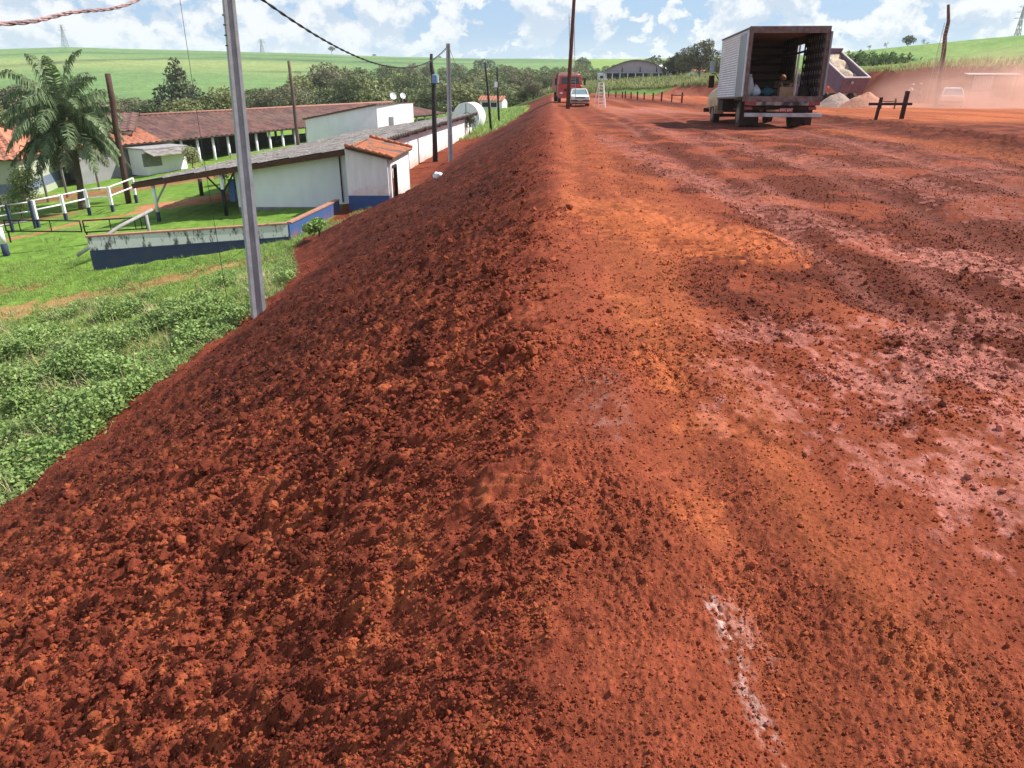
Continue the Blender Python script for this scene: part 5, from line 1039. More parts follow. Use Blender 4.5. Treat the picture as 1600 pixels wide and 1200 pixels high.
for x_, y_ in ((-.98, 0), (-.70, 0), (.98, 0), (.70, 0)): wheel(bt, x_, y_, .43, .24)
for x_ in (-1.01, 1.01): wheel(bt, x_, 4.75, .42, .24)
for x_ in (-.84, .84): MB().bb((x_ - .30, -.56, .12), (x_ + .30, -.535, .86)).build('mud_flap', CHAS, bt)
for x_ in (-.84, .84): MB().bb((x_ - .32, -.6, .88), (x_ + .32, .55, .92)).build('mudguard', CHAS, bt)
MB().bb((X0 + .06, -1.06, .385), (X1 + .16, -.97, .505), bev=.012).build('rear_bumper', mat('scuffed_white_bumper', (.50, .48, .49), .6, (.34, .30, .30), 5), bt)
for x_ in (-.98, .98):
    o = MB().bb((x_ - .17, Y0 - .095, Z0 - .24), (x_ + .17, Y0 - .083, Z0 - .15)).build('tail_lamp', REDL, bt)
for x_ in (-.98, 1.0): MB().bb((x_ - .12, -.97, .60), (x_ + .12, -.94, .69)).build('marker_lamp', REDL, bt)
MB().bb((-1.1, -.93, .60), (1.1, -.90, .84)).build('rear_crossmember', CHAS, bt)
plt = MB().bb((-.02, -1.01, .528), (.40, -.995, .658)).build('number_plate', mat('red_plate', (.42, .02, .035), .5), bt)
tcv = bpy.data.curves.new('plate_text', 'FONT'); tcv.body = 'BWC 6347'; tcv.size = .115; tcv.align_x = 'CENTER'; tcv.align_y = 'CENTER'; tcv.extrude = .002; tcv.space_character = 1.0; tcv.offset = .003
to = bpy.data.objects.new('plate_text', tcv); C.objects.link(to); to.parent = plt; to.location = (.19, -1.013, .593); to.rotation_euler = (math.pi / 2, 0, 0); to.scale = (.72, 1, 1); tcv.materials.append(mat('plate_letters', (.75, .72, .72), .6))
bpy.context.view_layer.update(); tme = bpy.data.meshes.new_from_object(to.evaluated_get(bpy.context.evaluated_depsgraph_get())); tme.name = 'plate_lettering'; t2o = link('plate_lettering', tme, None, plt); t2o.location = to.location; t2o.rotation_euler = to.rotation_euler; t2o.scale = to.scale; bpy.data.objects.remove(to)
# cab and bonnet, mostly hidden ahead of the box
def ring_(y, w_, z0, z1, r=.09):                 # rounded box section across the body
    return [(-w_ + r, y, z0), (w_ - r, y, z0), (w_, y, z0 + r), (w_ * 1.0, y, (z0 + z1) / 2), (w_ * .97, y, z1 - r), (w_ * .97 - r, y, z1), (-w_ * .97 + r, y, z1), (-w_ * .97, y, z1 - r), (-w_, y, (z0 + z1) / 2), (-w_, y, z0 + r)]
MB().loft([ring_(3.82, 1.12, .62, 1.40), ring_(4.0, 1.13, .62, 1.42), ring_(4.6, 1.14, .60, 1.38), ring_(5.7, 1.13, .55, 1.28), ring_(6.25, 1.10, .55, 1.20), ring_(6.35, 1.0, .60, 1.05)]).build('bonnet', CREAM, bt)
MB().loft([[(x * .98, y, 1.36) for x, y in ((-1, 3.84), (1, 3.84), (1, 4.75), (-1, 4.75))], [(x * .86, y, 2.05) for x, y in ((-1, 3.9), (1, 3.9), (1, 4.45), (-1, 4.45))]]).build('cab_glass', GLASSD, bt)
MB().bb((-.86, 3.88, 2.05), (.86, 4.48, 2.11), bev=.02).build('cab_roof', CREAM, bt)
for s in (-1, 1):
    mb = MB(); mb.loft([[(s * 1.15, 4.75 + (r_ * math.cos(a)), .42 + r_ * math.sin(a)) for a in np.linspace(0, math.pi, 12)] for r_ in (.50, .60)] + [[(s * .80, 4.75 + (.60 * math.cos(a)), .42 + .60 * math.sin(a)) for a in np.linspace(0, math.pi, 12)]], cap=False, closed=False); mb.build('wheel_arch', CREAM, bt, fix=False)
    o = MB().bb((s * 1.32 - .10, 4.40, 1.35), (s * 1.32 + .10, 4.46, 1.78)).build('wing_mirror', CHAS, bt); MB().tube([(s * .95, 4.5, 1.5), (s * 1.2, 4.45, 1.86), (s * 1.34, 4.43, 1.86)], .018, 6).build('mirror_arm', CHAS, o)
mb_ = MB().bb((-1.42, 4.38, 1.90), (-1.22, 4.42, 2.28)).build('mirror_glass', mat('mirror_face', (.55, .62, .68), .15, metal=.6), bt)
MB().bb((-1.2, 6.38, .46), (1.2, 6.48, .62), bev=.02).build('front_bumper', CHAS, bt)
MB().bb((-1.15, 2.6, .55), (-.75, 3.5, .9)).build('fuel_tank', CHAS, bt)
# load in the box: things of their own
Mb = Matrix.Translation(bt.location) @ bt.rotation_euler.to_matrix().to_4x4()
def load(name, label, cat, loc, build):
    p = Mb @ Vector(loc); t = thing(name, label, cat, p); t.rotation_euler = bt.rotation_euler; build(t); return t
def sack(w_, h_, sd, m):
    def f(t):
        v, fc_ = ico(3, sd, .10); z = v[:, 2]; v = np.stack([v[:, 0] * w_ * (1 - .25 * np.clip(z, 0, 1)), v[:, 1] * w_ * .8, (z + 1) * h_ / 2], -1); link('bag', np_mesh('bag', v, fc_, True), m, t); MB().tube([(0, 0, h_ * .96), (.02, 0, h_ * 1.08)], [.035, .07], 8).build('tied_neck', m, t)
    return f
load('sack', 'pale sack standing at the left rear corner of the cargo box', 'sack', (-1.0, -.75, Z0), sack(.16, .62, 61, mat('pale_sack', (.45, .44, .45), .9, (.35, .33, .33), 6)))
load('sack', 'white plastic sack on the cargo floor right of the pale sack', 'sack', (-.70, -.35, Z0), sack(.20, .34, 62, mat('white_plastic_bag', (.62, .62, .66), .5, (.45, .46, .55), 6)))
load('sack', 'teal bag slumped in the middle of the cargo floor', 'sack', (-.30, -.3, Z0), sack(.24, .28, 63, mat('teal_cloth', (.03, .10, .11), .8, (.015, .04, .06), 5)))
def carton(t):
    MB().bb((-.20, -.15, 0), (.20, .15, .30)).build('body', mat('cardboard', (.36, .20, .12), .9, (.28, .15, .09), 4), t)
    for s in (-1, 1): MB().box((s * .14, 0, .355), (.02, .29, .14), ry=s * .5).build('flap', mat('cardboard_flap', (.40, .23, .14), .9), t)
load('cardboard_box', 'open brown cardboard box on the cargo floor', 'box', (.22, -.45, Z0), carton)
def drum(t): MB().tube([(0, 0, 0), (0, 0, .03), (0, 0, .30), (0, 0, .33)], [.15, .16, .165, .14], 16).build('body', CHAS, t); MB().tube([(0, 0, .33), (0, 0, .37)], [.05, .05], 10).build('cap', CHAS, t)
load('drum', 'small dark drum on the right of the cargo floor', 'drum', (.82, -.35, Z0), drum)
load('ball', 'dull orange ball lying on a crate at the back of the cargo box', 'ball', (.45, .9, Z0 + .62), lambda t: (link('shell', np_mesh('shell', ico(3, 5, 0)[0] * .10, ico(3, 5, 0)[1], True), mat('dull_orange', (.38, .13, .05), .6), t)))
def crate(t):
    mb = MB(); [mb.bb((-.3, -.22, z_), (.3, -.20, z_ + .09)) for z_ in (.02, .16, .30, .42)]; mb.build('side_slats', WOOD, t); mb = MB(); [mb.bb((-.3, .20, z_), (.3, .22, z_ + .09)) for z_ in (.02, .16, .30, .42)]; mb.build('side_slats', WOOD, t); MB().bb((-.3, -.2, .0), (.3, .2, .02)).build('base', WOOD, t); MB().bb((-.3, -.22, .50), (.3, .22, .52)).build('lid', WOOD, t)
load('crate', 'wooden crate deep inside the cargo box, under the orange ball', 'crate', (.45, .9, Z0), crate)

# --- cars
def car(name, label, cat, paint, dims, plate_m=None, lamps=True, wheelr=.29, group=None):
    """small saloon or hatch: front at -y so that an unrotated car faces the camera"""
    L_, W_, H_ = dims; t = thing(name, label, cat); w_ = W_ / 2; f = -L_ / 2; e = L_ / 2
    sec = lambda y, s, z0, z1: [(-w_*s*.92, y, z0), (w_*s*.92, y, z0), (w_*s, y, z0 + .14), (w_*s, y, z0 + .36), (w_*s*.95, y, z1 - .04), (w_*s*.86, y, z1), (-w_*s*.86, y, z1), (-w_*s*.95, y, z1 - .04), (-w_*s, y, z0 + .36), (-w_*s, y, z0 + .14)]
    MB().loft([sec(f, .90, .30, .72), sec(f + .10, .97, .22, .80), sec(f + .5, 1, .20, .86), sec(f + 1.15, 1, .20, .93), sec(0, 1, .20, .95), sec(e - 1, 1, .20, .95), sec(e - .15, .97, .24, .93), sec(e, .9, .32, .88)], smooth=False).build('body', paint, t)
    g = lambda x, y, z: (x * w_, y, z); b0, b1, r0, r1 = f + 1.10, e - .22, f + 1.75, e - .85
    MB().loft([[g(-.88, b0, .93), g(.88, b0, .93), g(.90, b1, .94), g(-.90, b1, .94)], [g(-.68, r0, H_ - .05), g(.68, r0, H_ - .05), g(.70, r1, H_ - .05), g(-.70, r1, H_ - .05)]]).build('windows', mat('car_glass', (.16, .24, .28), .08, spec=.8), t)
    MB().loft([[g(-.70, r0 - .03, H_ - .055), g(.70, r0 - .03, H_ - .055), g(.72, r1 + .03, H_ - .055), g(-.72, r1 + .03, H_ - .055)], [g(-.62, r0 + .1, H_), g(.62, r0 + .1, H_), g(.64, r1 - .1, H_), g(-.64, r1 - .1, H_)]]).build('roof', paint, t)
    for s in (-1, 1):
        for (xb, yb, xt, yt, nm) in ((.885, b0 - .01, .69, r0 - .02, 'pillar'), (.91, b1 + .01, .71, r1 + .02, 'pillar'), (.905, (b0 + b1) / 2, .705, (r0 + r1) / 2, 'pillar')): MB().bar(g(s * xb, yb, .93), g(s * xt, yt, H_ - .04), .06).build(nm, paint, t)
        for y_ in (f + .78, e - .72): wheel(t, s * (w_ - .09), y_, wheelr, .18, rimm=STEEL)
        MB().bb((s * w_ * .72 - .16, f - .015, .60), (s * w_ * .72 + .16, f + .06, .73)).build('headlight', mat('lamp_glass', (.6, .62, .65), .1, spec=.8), t)
        MB().box((s * (w_ + .06), f + 1.35, 1.0), (.12, .08, .11), bev=.02).build('wing_mirror', CHAS, t)
    MB().bb((-w_ * .50, f - .012, .61), (w_ * .50, f + .05, .72)).build('grille', CHAS, t); MB().bb((-w_ * .96, f - .07, .36), (w_ * .96, f + .04, .50), bev=.02).build('front_bumper', mat('dark_bumper', (.10, .07, .06), .7), t)
    MB().bb((-.2, f - .085, .40), (.2, f - .072, .49)).build('number_plate', mat('grey_plate', (.35, .33, .32), .5), t)
    MB().bb((-w_ * .96, e - .04, .38), (w_ * .96, e + .07, .52), bev=.02).build('rear_bumper', CHAS, t); MB().bb((-w_ * .85, f + .4, .16), (w_ * .85, e - .4, .24)).build('underbody', CHAS, t)
    return t
WP = mat('white_car_paint', (.72, .72, .68), .35, (.66, .62, .56), 2, spec=.5, dirt=(.45, .22, .14), dirt_z=(.15, .55), coat=.3)
c1 = car('hatchback', 'small white boxy hatchback facing the viewer at the far end of the road', 'car', WP, (3.9, 1.62, 1.38)); q = foot(907, 167); c1.location = (q.x, q.y + 1.9, Tz(q.x, q.y + 1.9)); c1.rotation_euler = (math.radians(-2), 0, -.03)
SP_ = mat('silver_car_paint', (.60, .62, .66), .35, (.55, .52, .52), 2, spec=.5, dirt=(.45, .20, .13), dirt_z=(.2, 1.0))
c2 = car('estate_car', 'silver car half lost in the red dust beside the tin shelter', 'car', SP_, (4.1, 1.68, 1.48)); q = at(1484, 158, 60); c2.location = (q.x, q.y, Tz(q.x, q.y)); c2.rotation_euler = (0, 0, math.radians(-205))

# --- red truck seen from the front, face at -y
RP = mat('red_truck_paint', (.46, .035, .035), .4, (.38, .04, .035), 2, spec=.5, dirt=(.40, .15, .09), dirt_z=(.2, .9))
rt = thing('red_truck', 'red flat-fronted lorry facing the viewer, behind the white hatchback', 'truck'); q = foot(889, 161); rt.location = (q.x, q.y + 2.5, Tz(q.x, q.y + 2.5)); rt.rotation_euler = (0, 0, .04)
cs_ = lambda y, w_, z0, z1, r=.14: [(-w_ + r, y, z0), (w_ - r, y, z0), (w_, y, z0 + r), (w_, y, z1 - r), (w_ - r, y, z1), (-w_ + r, y, z1), (-w_, y, z1 - r), (-w_, y, z0 + r)]
MB().loft([cs_(-2.5, 1.10, .55, 1.65), cs_(-2.4, 1.16, .5, 1.7), cs_(-.9, 1.18, .5, 1.7)]).build('cab', RP, rt)
MB().loft([cs_(-2.42, 1.13, 1.6, 1.75), cs_(-.9, 1.15, 1.6, 1.75)]).build('waist', RP, rt)
MB().loft([[(-1.12, -2.42, 1.68), (1.12, -2.42, 1.68), (1.15, -.9, 1.68), (-1.15, -.9, 1.68)], [(-1.02, -2.18, 2.42), (1.02, -2.18, 2.42), (1.08, -.95, 2.42), (-1.08, -.95, 2.42)]]).build('cab_upper', RP, rt)
MB().prism([(-.86, -2.425, 1.74), (.86, -2.425, 1.74), (.80, -2.235, 2.32), (-.80, -2.235, 2.32)], (0, -.02, 0)).build('windscreen', GLASSD, rt)
MB().loft([cs_(-2.2, 1.02, 2.42, 2.56, .04), cs_(-1.0, 1.05, 2.42, 2.62, .04)]).build('cab_roof', mat('pale_red', (.62, .30, .26), .5), rt)  # roof in a paler red than the cab
MB().bb((-1.0, -2.0, 2.56), (.75, -1.7, 2.74), bev=.03).build('roof_light_bar', mat('pale_orange_bar', (.62, .40, .32), .5), rt)
for s in (-1, 1):
    MB().bb((s * .88 - .14, -2.53, .85), (s * .88 + .14, -2.48, 1.03)).build('headlight', mat('lorry_lamp', (.7, .7, .7), .15, spec=.8), rt)
    o = MB().box((s * 1.38, -2.3, 1.95), (.20, .10, .62), bev=.02).build('wing_mirror', CHAS, rt); MB().bar((s * 1.12, -2.2, 2.2), (s * 1.38, -2.3, 2.2), .03).build('mirror_arm', CHAS, o)
    wheel(rt, s * .98, -1.7, .46, .26); wheel(rt, s * .95, 2.2, .46, .36)
MB().bb((-.62, -2.52, 1.1), (.62, -2.49, 1.32)).build('grille', CHAS, rt); MB().bb((-1.14, -2.62, .48), (1.14, -2.5, .72), bev=.03).build('front_bumper', RP, rt); MB().bb((-.25, -2.64, .55), (.25, -2.62, .66)).build('number_plate', mat('white_plate', (.6, .6, .6), .5), rt)
mb = MB(); mb.bb((-1.2, -.75, .95), (1.2, 3.6, 1.05)); mb.bb((-1.2, -.75, 1.05), (-1.12, 3.6, 2.5)); mb.bb((1.12, -.75, 1.05), (1.2, 3.6, 2.5)); mb.bb((-1.2, -.75, 1.05), (1.2, -.68, 2.62)); mb.bb((-1.2, 3.52, 1.05), (1.2, 3.6, 2.5)); mb.build('load_bed', mat('faded_red_bed', (.45, .14, .11), .7, (.3, .12, .1), 3), rt)
MB().bb((-.45, -2.2, .55), (.45, 3.5, .8)).build('chassis', CHAS, rt)

# --- tipper: blue-grey body raised with a load of pale gravel
dt = thing('dump_truck', 'dusty blue tipper truck with its body raised, pouring pale gravel beside the bank', 'truck'); q = at(1334, 159, 63); dt.location = (q.x - .25, q.y + .5, Tz(q.x, q.y)); dt.rotation_euler = (0, 0, math.radians(17))
TB = mat('dusty_blue_body', (.115, .095, .16), .7, (.20, .12, .14), 2.5); GRV = mat('pale_gravel', (.56, .46, .36), .95, (.38, .27, .19), 5, .04, 9)
ta = math.radians(27)                             # tipped rearwards: hinge at the rear low edge; local -y is the rear
def tp_(x, y, z): return (x, y * math.cos(ta) - z * math.sin(ta) * 0 - (z) * math.sin(ta), 1.0 + y * math.sin(ta) + z * math.cos(ta))
mb = MB()
def pan(a, b):
    (x0, y0, z0), (x1, y1, z1) = a, b; v = [tp_(x, y, z) for z in (z0, z1) for x, y in ((x0, y0), (x1, y0), (x1, y1), (x0, y1))]; mb.add(v, [(3, 2, 1, 0), (4, 5, 6, 7), (0, 1, 5, 4), (1, 2, 6, 5), (2, 3, 7, 6), (3, 0, 4, 7)])
pan((-1.3, 0, 0), (1.3, 4.6, .08)); pan((-1.3, 0, .08), (-1.22, 4.6, 1.35)); pan((1.22, 0, .08), (1.3, 4.6, 1.35)); pan((-1.3, 4.52, .08), (1.3, 4.6, 1.7)); mb.build('tipper_body', TB, dt)
mb = MB(); pan((-1.34, 0, 1.35), (-1.2, 4.6, 1.43)); pan((1.2, 0, 1.35), (1.34, 4.6, 1.43)); pan((-1.34, -.05, 1.35), (1.34, .08, 1.43)); mb.build('pale_rim', mat('dusty_pale_rim', (.52, .45, .46), .7), dt)
mb = MB(); pan((-1.24, -.06, .1), (1.24, .0, 1.34)); mb.build('tailgate', TB, dt)
mb = MB(); [mb.add([tp_(s + a, y, z) for a, z in ((-.02, .1), (.02, .1), (.02, 1.3), (-.02, 1.3))] , [(0, 1, 2, 3)]) for s in (-.4,) for y in (-.08,)]; mb.bb((-.62, -.72, 1.75), (-.38, -.66, 1.95)); mb.build('stencil_marks', mat('faded_marks', (.34, .30, .36), .8), dt)
gx_, gy_ = np.meshgrid(np.linspace(-1.2, 1.2, 14), np.linspace(.3, 4.4, 24)); hh_ = .75 + .55 * (gy_ / 4.4) + .16 * np.sin(gy_ * 4.2 + gx_) + .18 * fbm(gx_ * 1.3, gy_ * 1.3, 2, 501) - .25 * (gx_ / 1.2) ** 2
vv = [tp_(float(a), float(b), float(c_)) for a, b, c_ in zip(gx_.ravel(), gy_.ravel(), hh_.ravel())]; ii = np.arange(14 * 24).reshape(24, 14)
mb = MB(); mb.add(vv, [(int(ii[i, j]), int(ii[i, j+1]), int(ii[i+1, j+1]), int(ii[i+1, j])) for i in range(23) for j in range(13)], True); mb.build('gravel_load', GRV, dt, fix=False)
mb = MB(); mb.bb((-.45, .2, .55), (-.3, 6.6, .8)); mb.bb((.3, .2, .55), (.45, 6.6, .8)); mb.build('chassis', CHAS, dt); MB().cyl((0, 3.6, .8), (0, 3.2, 2.6), .11, 10).build('hoist_ram', STEEL, dt)
for s in (-1, 1):
    for y_ in (.9, 2.15): wheel(dt, s * 1.0, y_, .5, .5)
    wheel(dt, s * 1.05, 5.9, .5, .28)
MB().loft([cs_(4.95, 1.18, .7, 2.55), cs_(6.6, 1.18, .7, 2.5), cs_(6.9, 1.12, .8, 1.7)]).build('cab', TB, dt); MB().bb((-1.0, 4.92, 1.75), (1.0, 4.945, 2.3)).build('rear_window', GLASSD, dt)
for s in (-1, 1): MB().bb((s * 1.19 - .01, 5.4, 1.65), (s * 1.19 + .01, 6.4, 2.3)).build('side_window', GLASSD, dt)

# --- gravel heap in front of it
def heap(name, label, loc, rx_, ry_, h_, m, sd):
    n = 40; a, r = np.meshgrid(np.linspace(0, 2 * np.pi, n, endpoint=False), np.linspace(0, 1, 16)); x = r * np.cos(a) * rx_; y = r * np.sin(a) * ry_; z = h_ * (1 - r ** 1.25) * (1 + .12 * fbm(x * 1.2, y * 1.2, 3, sd)) + .06 * fbm(x * 5, y * 5, 2, sd + 3) - .12
    V_ = np.stack([x.ravel(), y.ravel(), z.ravel()], -1); ii = np.arange(16 * n).reshape(16, n); F_ = np.array([(ii[i, j], ii[i+1, j], ii[i+1, (j+1) % n], ii[i, (j+1) % n]) for i in range(15) for j in range(n)])
    o = link(name, np_mesh(name, V_, F_, True), m); o.location = loc; return tag(o, label, 'heap')
q = at(1352, 160, 58.5); q = Vector((q.x, q.y, Tz(q.x, q.y))); heap('gravel_heap', 'rounded pinkish heap of gravel on the site in front of the tipper truck', q, 2.15, 1.7, 1.25, mat('pink_gravel', (.50, .25, .17), .95, (.38, .17, .11), 6, .04, 9), 511)
q2 = Vector((q.x - 1.6, q.y + 1.6, Tz(q.x - 1.6, q.y + 1.6))); heap('gravel_heap', 'greyer gravel heap on the left, under the tipper tailgate', q2, 1.9, 1.6, 1.2, mat('grey_gravel', (.40, .30, .25), .95, (.30, .2, .16), 6, .04, 9), 517)

# --- tin shelter
q = at(1543, 152, 62); gs = Tz(q.x, q.y); sh2 = thing('tin_shelter', 'small open shelter of pale corrugated sheets under the red bank, in the dust', 'shelter', (q.x, q.y, gs), -.35)
TIN = mat('pale_tin_sheet', (.48, .40, .44), .55, (.36, .27, .29), 3, metal=.3); H0 = 2.45
for x_ in (-1.6, 1.6):
    for y_ in (-.9, .9): MB().bar((x_, y_, -.3), (x_, y_, H0), .10).build('post', WOOD, sh2)
vs = []
for i in range(41): z_ = .02 * (i % 2); x_ = -1.95 + 3.9 * i / 40; vs += [(x_, -1.3, H0 + .02 + z_), (x_, 1.2, H0 + .12 + z_)]
mb = MB(); mb.add(vs, [(2*i, 2*i+2, 2*i+3, 2*i+1) for i in range(40)]); mb.build('roof', mat('bright_tin_roof', (.62, .54, .54), .5), sh2, fix=False)
vs = []
for i in range(33): y_ = -.95 - .05 * (i % 4 < 2); x_ = -1.5 + 1.45 * i / 32; vs += [(x_, y_, .05), (x_, y_, H0 - .08)]
mb = MB(); mb.add(vs, [(2*i, 2*i+2, 2*i+3, 2*i+1) for i in range(32)]); d_ = mb.build('front_sheet', TIN, sh2, fix=False); MB().bb((-1.5, -1.03, 1.18), (-.05, -1.0, 1.28)).build('sheet_brace', WOOD, d_)
MB().bb((-1.6, .86, 0), (1.6, .9, H0)).build('rear_sheet', WOOD, sh2); MB().bb((-1.66, -.9, 0), (-1.62, .9, H0)).build('side_sheet', WOOD, sh2); MB().bar((.0, -.95, 1.15), (1.6, -.95, 1.15), .07).build('counter_rail', WOOD, sh2)
for x_ in (1.15, 1.35): MB().bar((x_, -.95, 0), (x_, -.95, H0), .05).build('slim_post', CONC, sh2)

# ------------------------------------------------------------------ people
SKIN = mat('skin', (.28, .15, .10), .6)
def skinobj(name, pts, edges, rad, m, parent, root=0):
    me = bpy.data.meshes.new(name); me.from_pydata(pts, edges, []); o = link(name, me, m, parent); md = o.modifiers.new('Skin', 'SKIN')
    for i, v in enumerate(me.skin_vertices[0].data): v.radius = (rad[i], rad[i]) if not isinstance(rad[i], tuple) else rad[i]; v.use_root = (i == root)
    md.use_smooth_shade = True; s = o.modifiers.new('Subdivision', 'SUBSURF'); s.levels = 1; s.render_levels = 1; return o
def person(label, loc, rz, shirt, trousers, hat, bend=0, arm=0, stride=.10):
    t = thing('person', label, 'person', loc, rz); b = bend
    def up(x, y, z):                             # the trunk bends forward (-y) at the hip
        h = z - .95; return (x, y - h * math.sin(b), .95 + h * math.cos(b))
    J = dict(pel=(0, 0, .95), wst=up(0, 0, 1.1), chs=up(0, 0, 1.32), nck=up(0, 0, 1.48), hd0=up(0, -.01, 1.57), hd1=up(0, -.015, 1.68), hd2=up(0, 0, 1.74), nose=up(0, -.11, 1.62))
    P_ = list(J.values()); K = {k: i for i, k in enumerate(J)}; R_ = [(.15, .11), (.13, .10), (.17, .11), .055, .075, .088, .06, .012]; E_ = [(K['pel'], K['wst']), (K['wst'], K['chs']), (K['chs'], K['nck']), (K['nck'], K['hd0']), (K['hd0'], K['hd1']), (K['hd1'], K['hd2']), (K['hd0'], K['nose'])]
    arms = {}; legs = {}
    def add(p, r, e): P_.append(p); R_.append(r); E_.append((e, len(P_) - 1)); return len(P_) - 1
    for s in (-1, 1):
        a_ = arm * (1 if s > 0 else .6); sh_ = up(s * .19, 0, 1.42); el_ = (sh_[0] + s * .05, sh_[1] - .05 - .20 * math.sin(a_), sh_[2] - .27 * math.cos(a_ * .5)); wr = (el_[0], el_[1] - .10 - .20 * math.sin(a_), el_[2] - .24 * math.cos(a_)); i1 = add(sh_, .055, K['chs']); i2 = add(el_, .040, i1); i3 = add(wr, .027, i2); hn = (wr[0], wr[1] - .02, wr[2] - .08); i4 = add(hn, (.036, .018), i3)
        for q in range(4): add((hn[0] + (q - 1.5) * .018, hn[1] - .015 - .01 * (q % 2), hn[2] - .075 - .012 * (q in (1, 2))), .008, i4)
        add((hn[0] - s * .03, hn[1] - .03, hn[2] + .0), .010, i3); arms[s] = (sh_, el_, wr)
        hp_ = (s * .09, 0, .90); kn = (s * .10, -.03 + s * stride * .5, .50); an = (s * .10, s * stride, .09); j1 = add(hp_, .085, K['pel']); j2 = add(kn, .055, j1); j3 = add(an, .038, j2); j4 = add((s * .11, s * stride - .15, .035), (.04, .03), j3); legs[s] = (hp_, kn, an)
    skinobj('body', P_, E_, R_, SKIN, t)
    ps = [J['wst'], J['chs'], up(0, 0, 1.44)]; rs_ = [(.155, .125), (.19, .13), (.12, .09)]; es = [(0, 1), (1, 2)]
    ps = [(0, 0, .97)] + ps; rs_ = [(.165, .13)] + rs_; es = [(0, 1), (1, 2), (2, 3)]
    for s in (-1, 1): a, b_, c_ = arms[s]; k = len(ps); ps += [a, b_]; rs_ += [.072, .056]; es += [(2, k), (k, k + 1)]
    skinobj('shirt', ps, es, rs_, shirt, t)
    ps = [(0, 0, 1.0), (0, 0, .92)]; rs_ = [(.16, .125), (.155, .12)]; es = [(0, 1)]
    for s in (-1, 1): a, b_, c_ = legs[s]; k = len(ps); ps += [a, b_, (c_[0], c_[1], c_[2] + .03)]; rs_ += [.10, .072, .060]; es += [(1, k), (k, k + 1), (k + 1, k + 2)]
    skinobj('trousers', ps, es, rs_, trousers, t)
    for s in (-1, 1): c_ = legs[s][2]; MB().box((c_[0], c_[1] - .06, .045), (.10, .28, .09), bev=.03).build('shoe', CHAS, t)
    h = Vector(J['hd1']); rings = [[(h.x + r * math.cos(a), h.y + r * math.sin(a) * 1.1, h.z + z_) for a in np.linspace(0, 2 * math.pi, 14, endpoint=False)] for z_, r in ((.02, .15), (.03, .105), (.09, .10), (.125, .06), (.135, .01))]
    MB().loft(rings, smooth=True).build('hat', hat, t); return t
cl = lambda n, c: mat(n, c, .85, tuple(x * .8 for x in c), 8)
def stand(u, v): q = foot(u, v); return (q.x, q.y, Tz(q.x, q.y))
person('worker in an orange-red shirt and white cap standing beside the tipper truck', stand(1289, 158), .5, cl('red_shirt', (.50, .09, .06)), cl('grey_trousers', (.35, .30, .30)), cl('white_cap', (.7, .68, .66)), .05, .3)
person('man in a white shirt bending forward in the dust', stand(1416, 162), 1.1, cl('white_shirt', (.66, .64, .66)), cl('pale_trousers', (.42, .38, .38)), cl('pale_cap', (.6, .58, .56)), .38, .9)
person('man in a dark shirt facing the bending man', stand(1434, 162), -1.2, cl('dark_shirt', (.11, .10, .11)), cl('dark_trousers', (.10, .09, .10)), cl('straw_hat', (.5, .42, .32)), .08, .7)
person('worker with a pale hat half hidden by dust right of the tin shelter', stand(1577, 158), .3, cl('pink_grey_shirt', (.42, .32, .33)), cl('brown_trousers', (.2, .14, .12)), cl('cream_hat', (.62, .56, .5)), .1, .4)

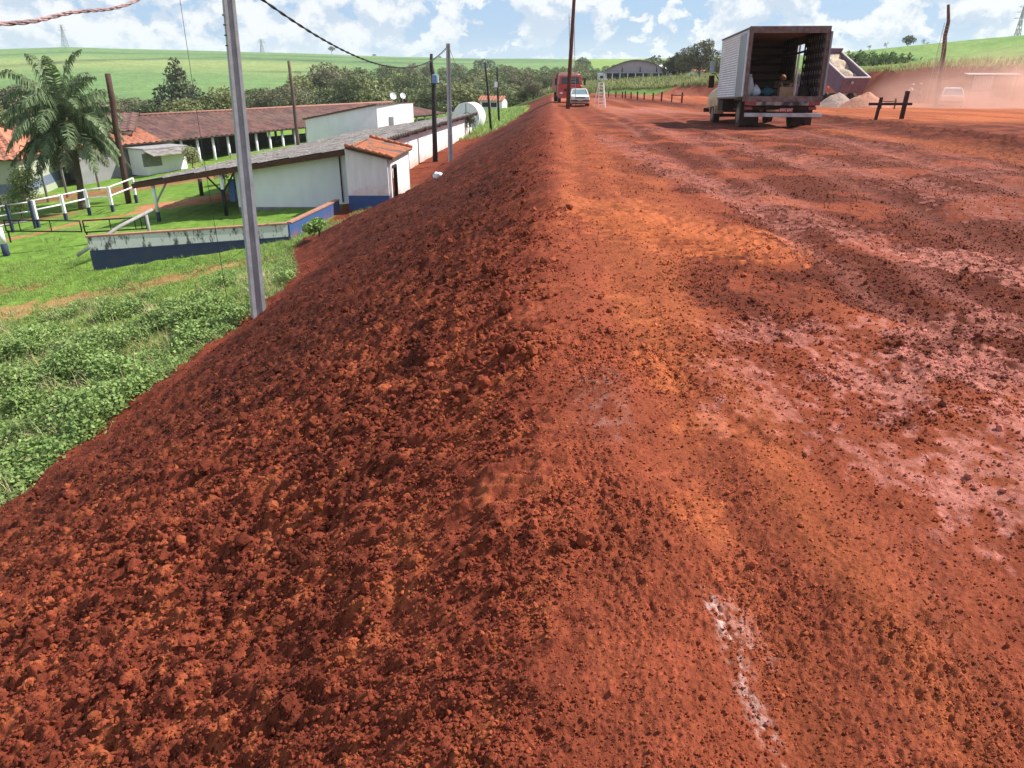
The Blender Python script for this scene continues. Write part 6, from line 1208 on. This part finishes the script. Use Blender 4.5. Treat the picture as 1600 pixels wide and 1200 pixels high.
# ------------------------------------------------------------------ dust and air
def vol_mat(name, col_, dens_, noise=None):
    m = bpy.data.materials.new(name); m.use_nodes = True; t = m.node_tree; n = t.nodes; l = t.links; n.clear(); o = n.new('ShaderNodeOutputMaterial'); v = n.new('ShaderNodeVolumePrincipled'); v.inputs['Color'].default_value = (*col_, 1); v.inputs['Density'].default_value = dens_; v.inputs['Anisotropy'].default_value = .1; l.new(v.outputs[0], o.inputs['Volume'])
    if noise:
        tcn = n.new('ShaderNodeTexCoord'); g = n.new('ShaderNodeVectorMath'); g.operation = 'LENGTH'; l.new(tcn.outputs['Object'], g.inputs[0])
        r = n.new('ShaderNodeMapRange'); r.inputs[1].default_value = 1.0; r.inputs[2].default_value = .25; r.inputs[3].default_value = 0; r.inputs[4].default_value = 1; l.new(g.outputs['Value'], r.inputs[0])
        nz = n.new('ShaderNodeTexNoise'); nz.inputs['Scale'].default_value = noise; nz.inputs['Detail'].default_value = 4; l.new(tcn.outputs['Object'], nz.inputs['Vector'])
        r2 = n.new('ShaderNodeMapRange'); r2.inputs[1].default_value = .36; r2.inputs[2].default_value = .66; l.new(nz.outputs['Fac'], r2.inputs[0])
        sz = n.new('ShaderNodeSeparateXYZ'); l.new(tcn.outputs['Object'], sz.inputs[0]); r3 = n.new('ShaderNodeMapRange'); r3.inputs[1].default_value = .9; r3.inputs[2].default_value = -.1; l.new(sz.outputs[2], r3.inputs[0])
        a = n.new('ShaderNodeMath'); a.operation = 'MULTIPLY'; l.new(r.outputs[0], a.inputs[0]); l.new(r2.outputs[0], a.inputs[1]); b = n.new('ShaderNodeMath'); b.operation = 'MULTIPLY'; l.new(a.outputs[0], b.inputs[0]); l.new(r3.outputs[0], b.inputs[1])
        c = n.new('ShaderNodeMath'); c.operation = 'MULTIPLY'; l.new(b.outputs[0], c.inputs[0]); c.inputs[1].default_value = dens_; l.new(c.outputs[0], v.inputs['Density'])
    return m
def cloud(label, loc, sc, dens_, ns):
    bm = bmesh.new(); bmesh.ops.create_icosphere(bm, subdivisions=3, radius=1); me = bpy.data.meshes.new('dust_cloud'); bm.to_mesh(me); bm.free(); o = link('dust_cloud', me, vol_mat('airborne_dust', (.98, .64, .52), dens_, ns)); o.location = loc; o.scale = sc; return tag(o, label, 'dust', kind='stuff')
cloud('red dust drifting over the people and the silver car', (41.5, 58.5, -2.2), (15.5, 9.5, 4.6), .76, 2.1)
hz_b = MB().bb((-1750, -1750, -75), (1750, 1750, 46)).build('haze', vol_mat('thin_air', (.88, .92, .98), .0002)); tag(hz_b, kind='stuff')
SC.cycles.volume_step_rate = 4; SC.cycles.volume_max_steps = 96
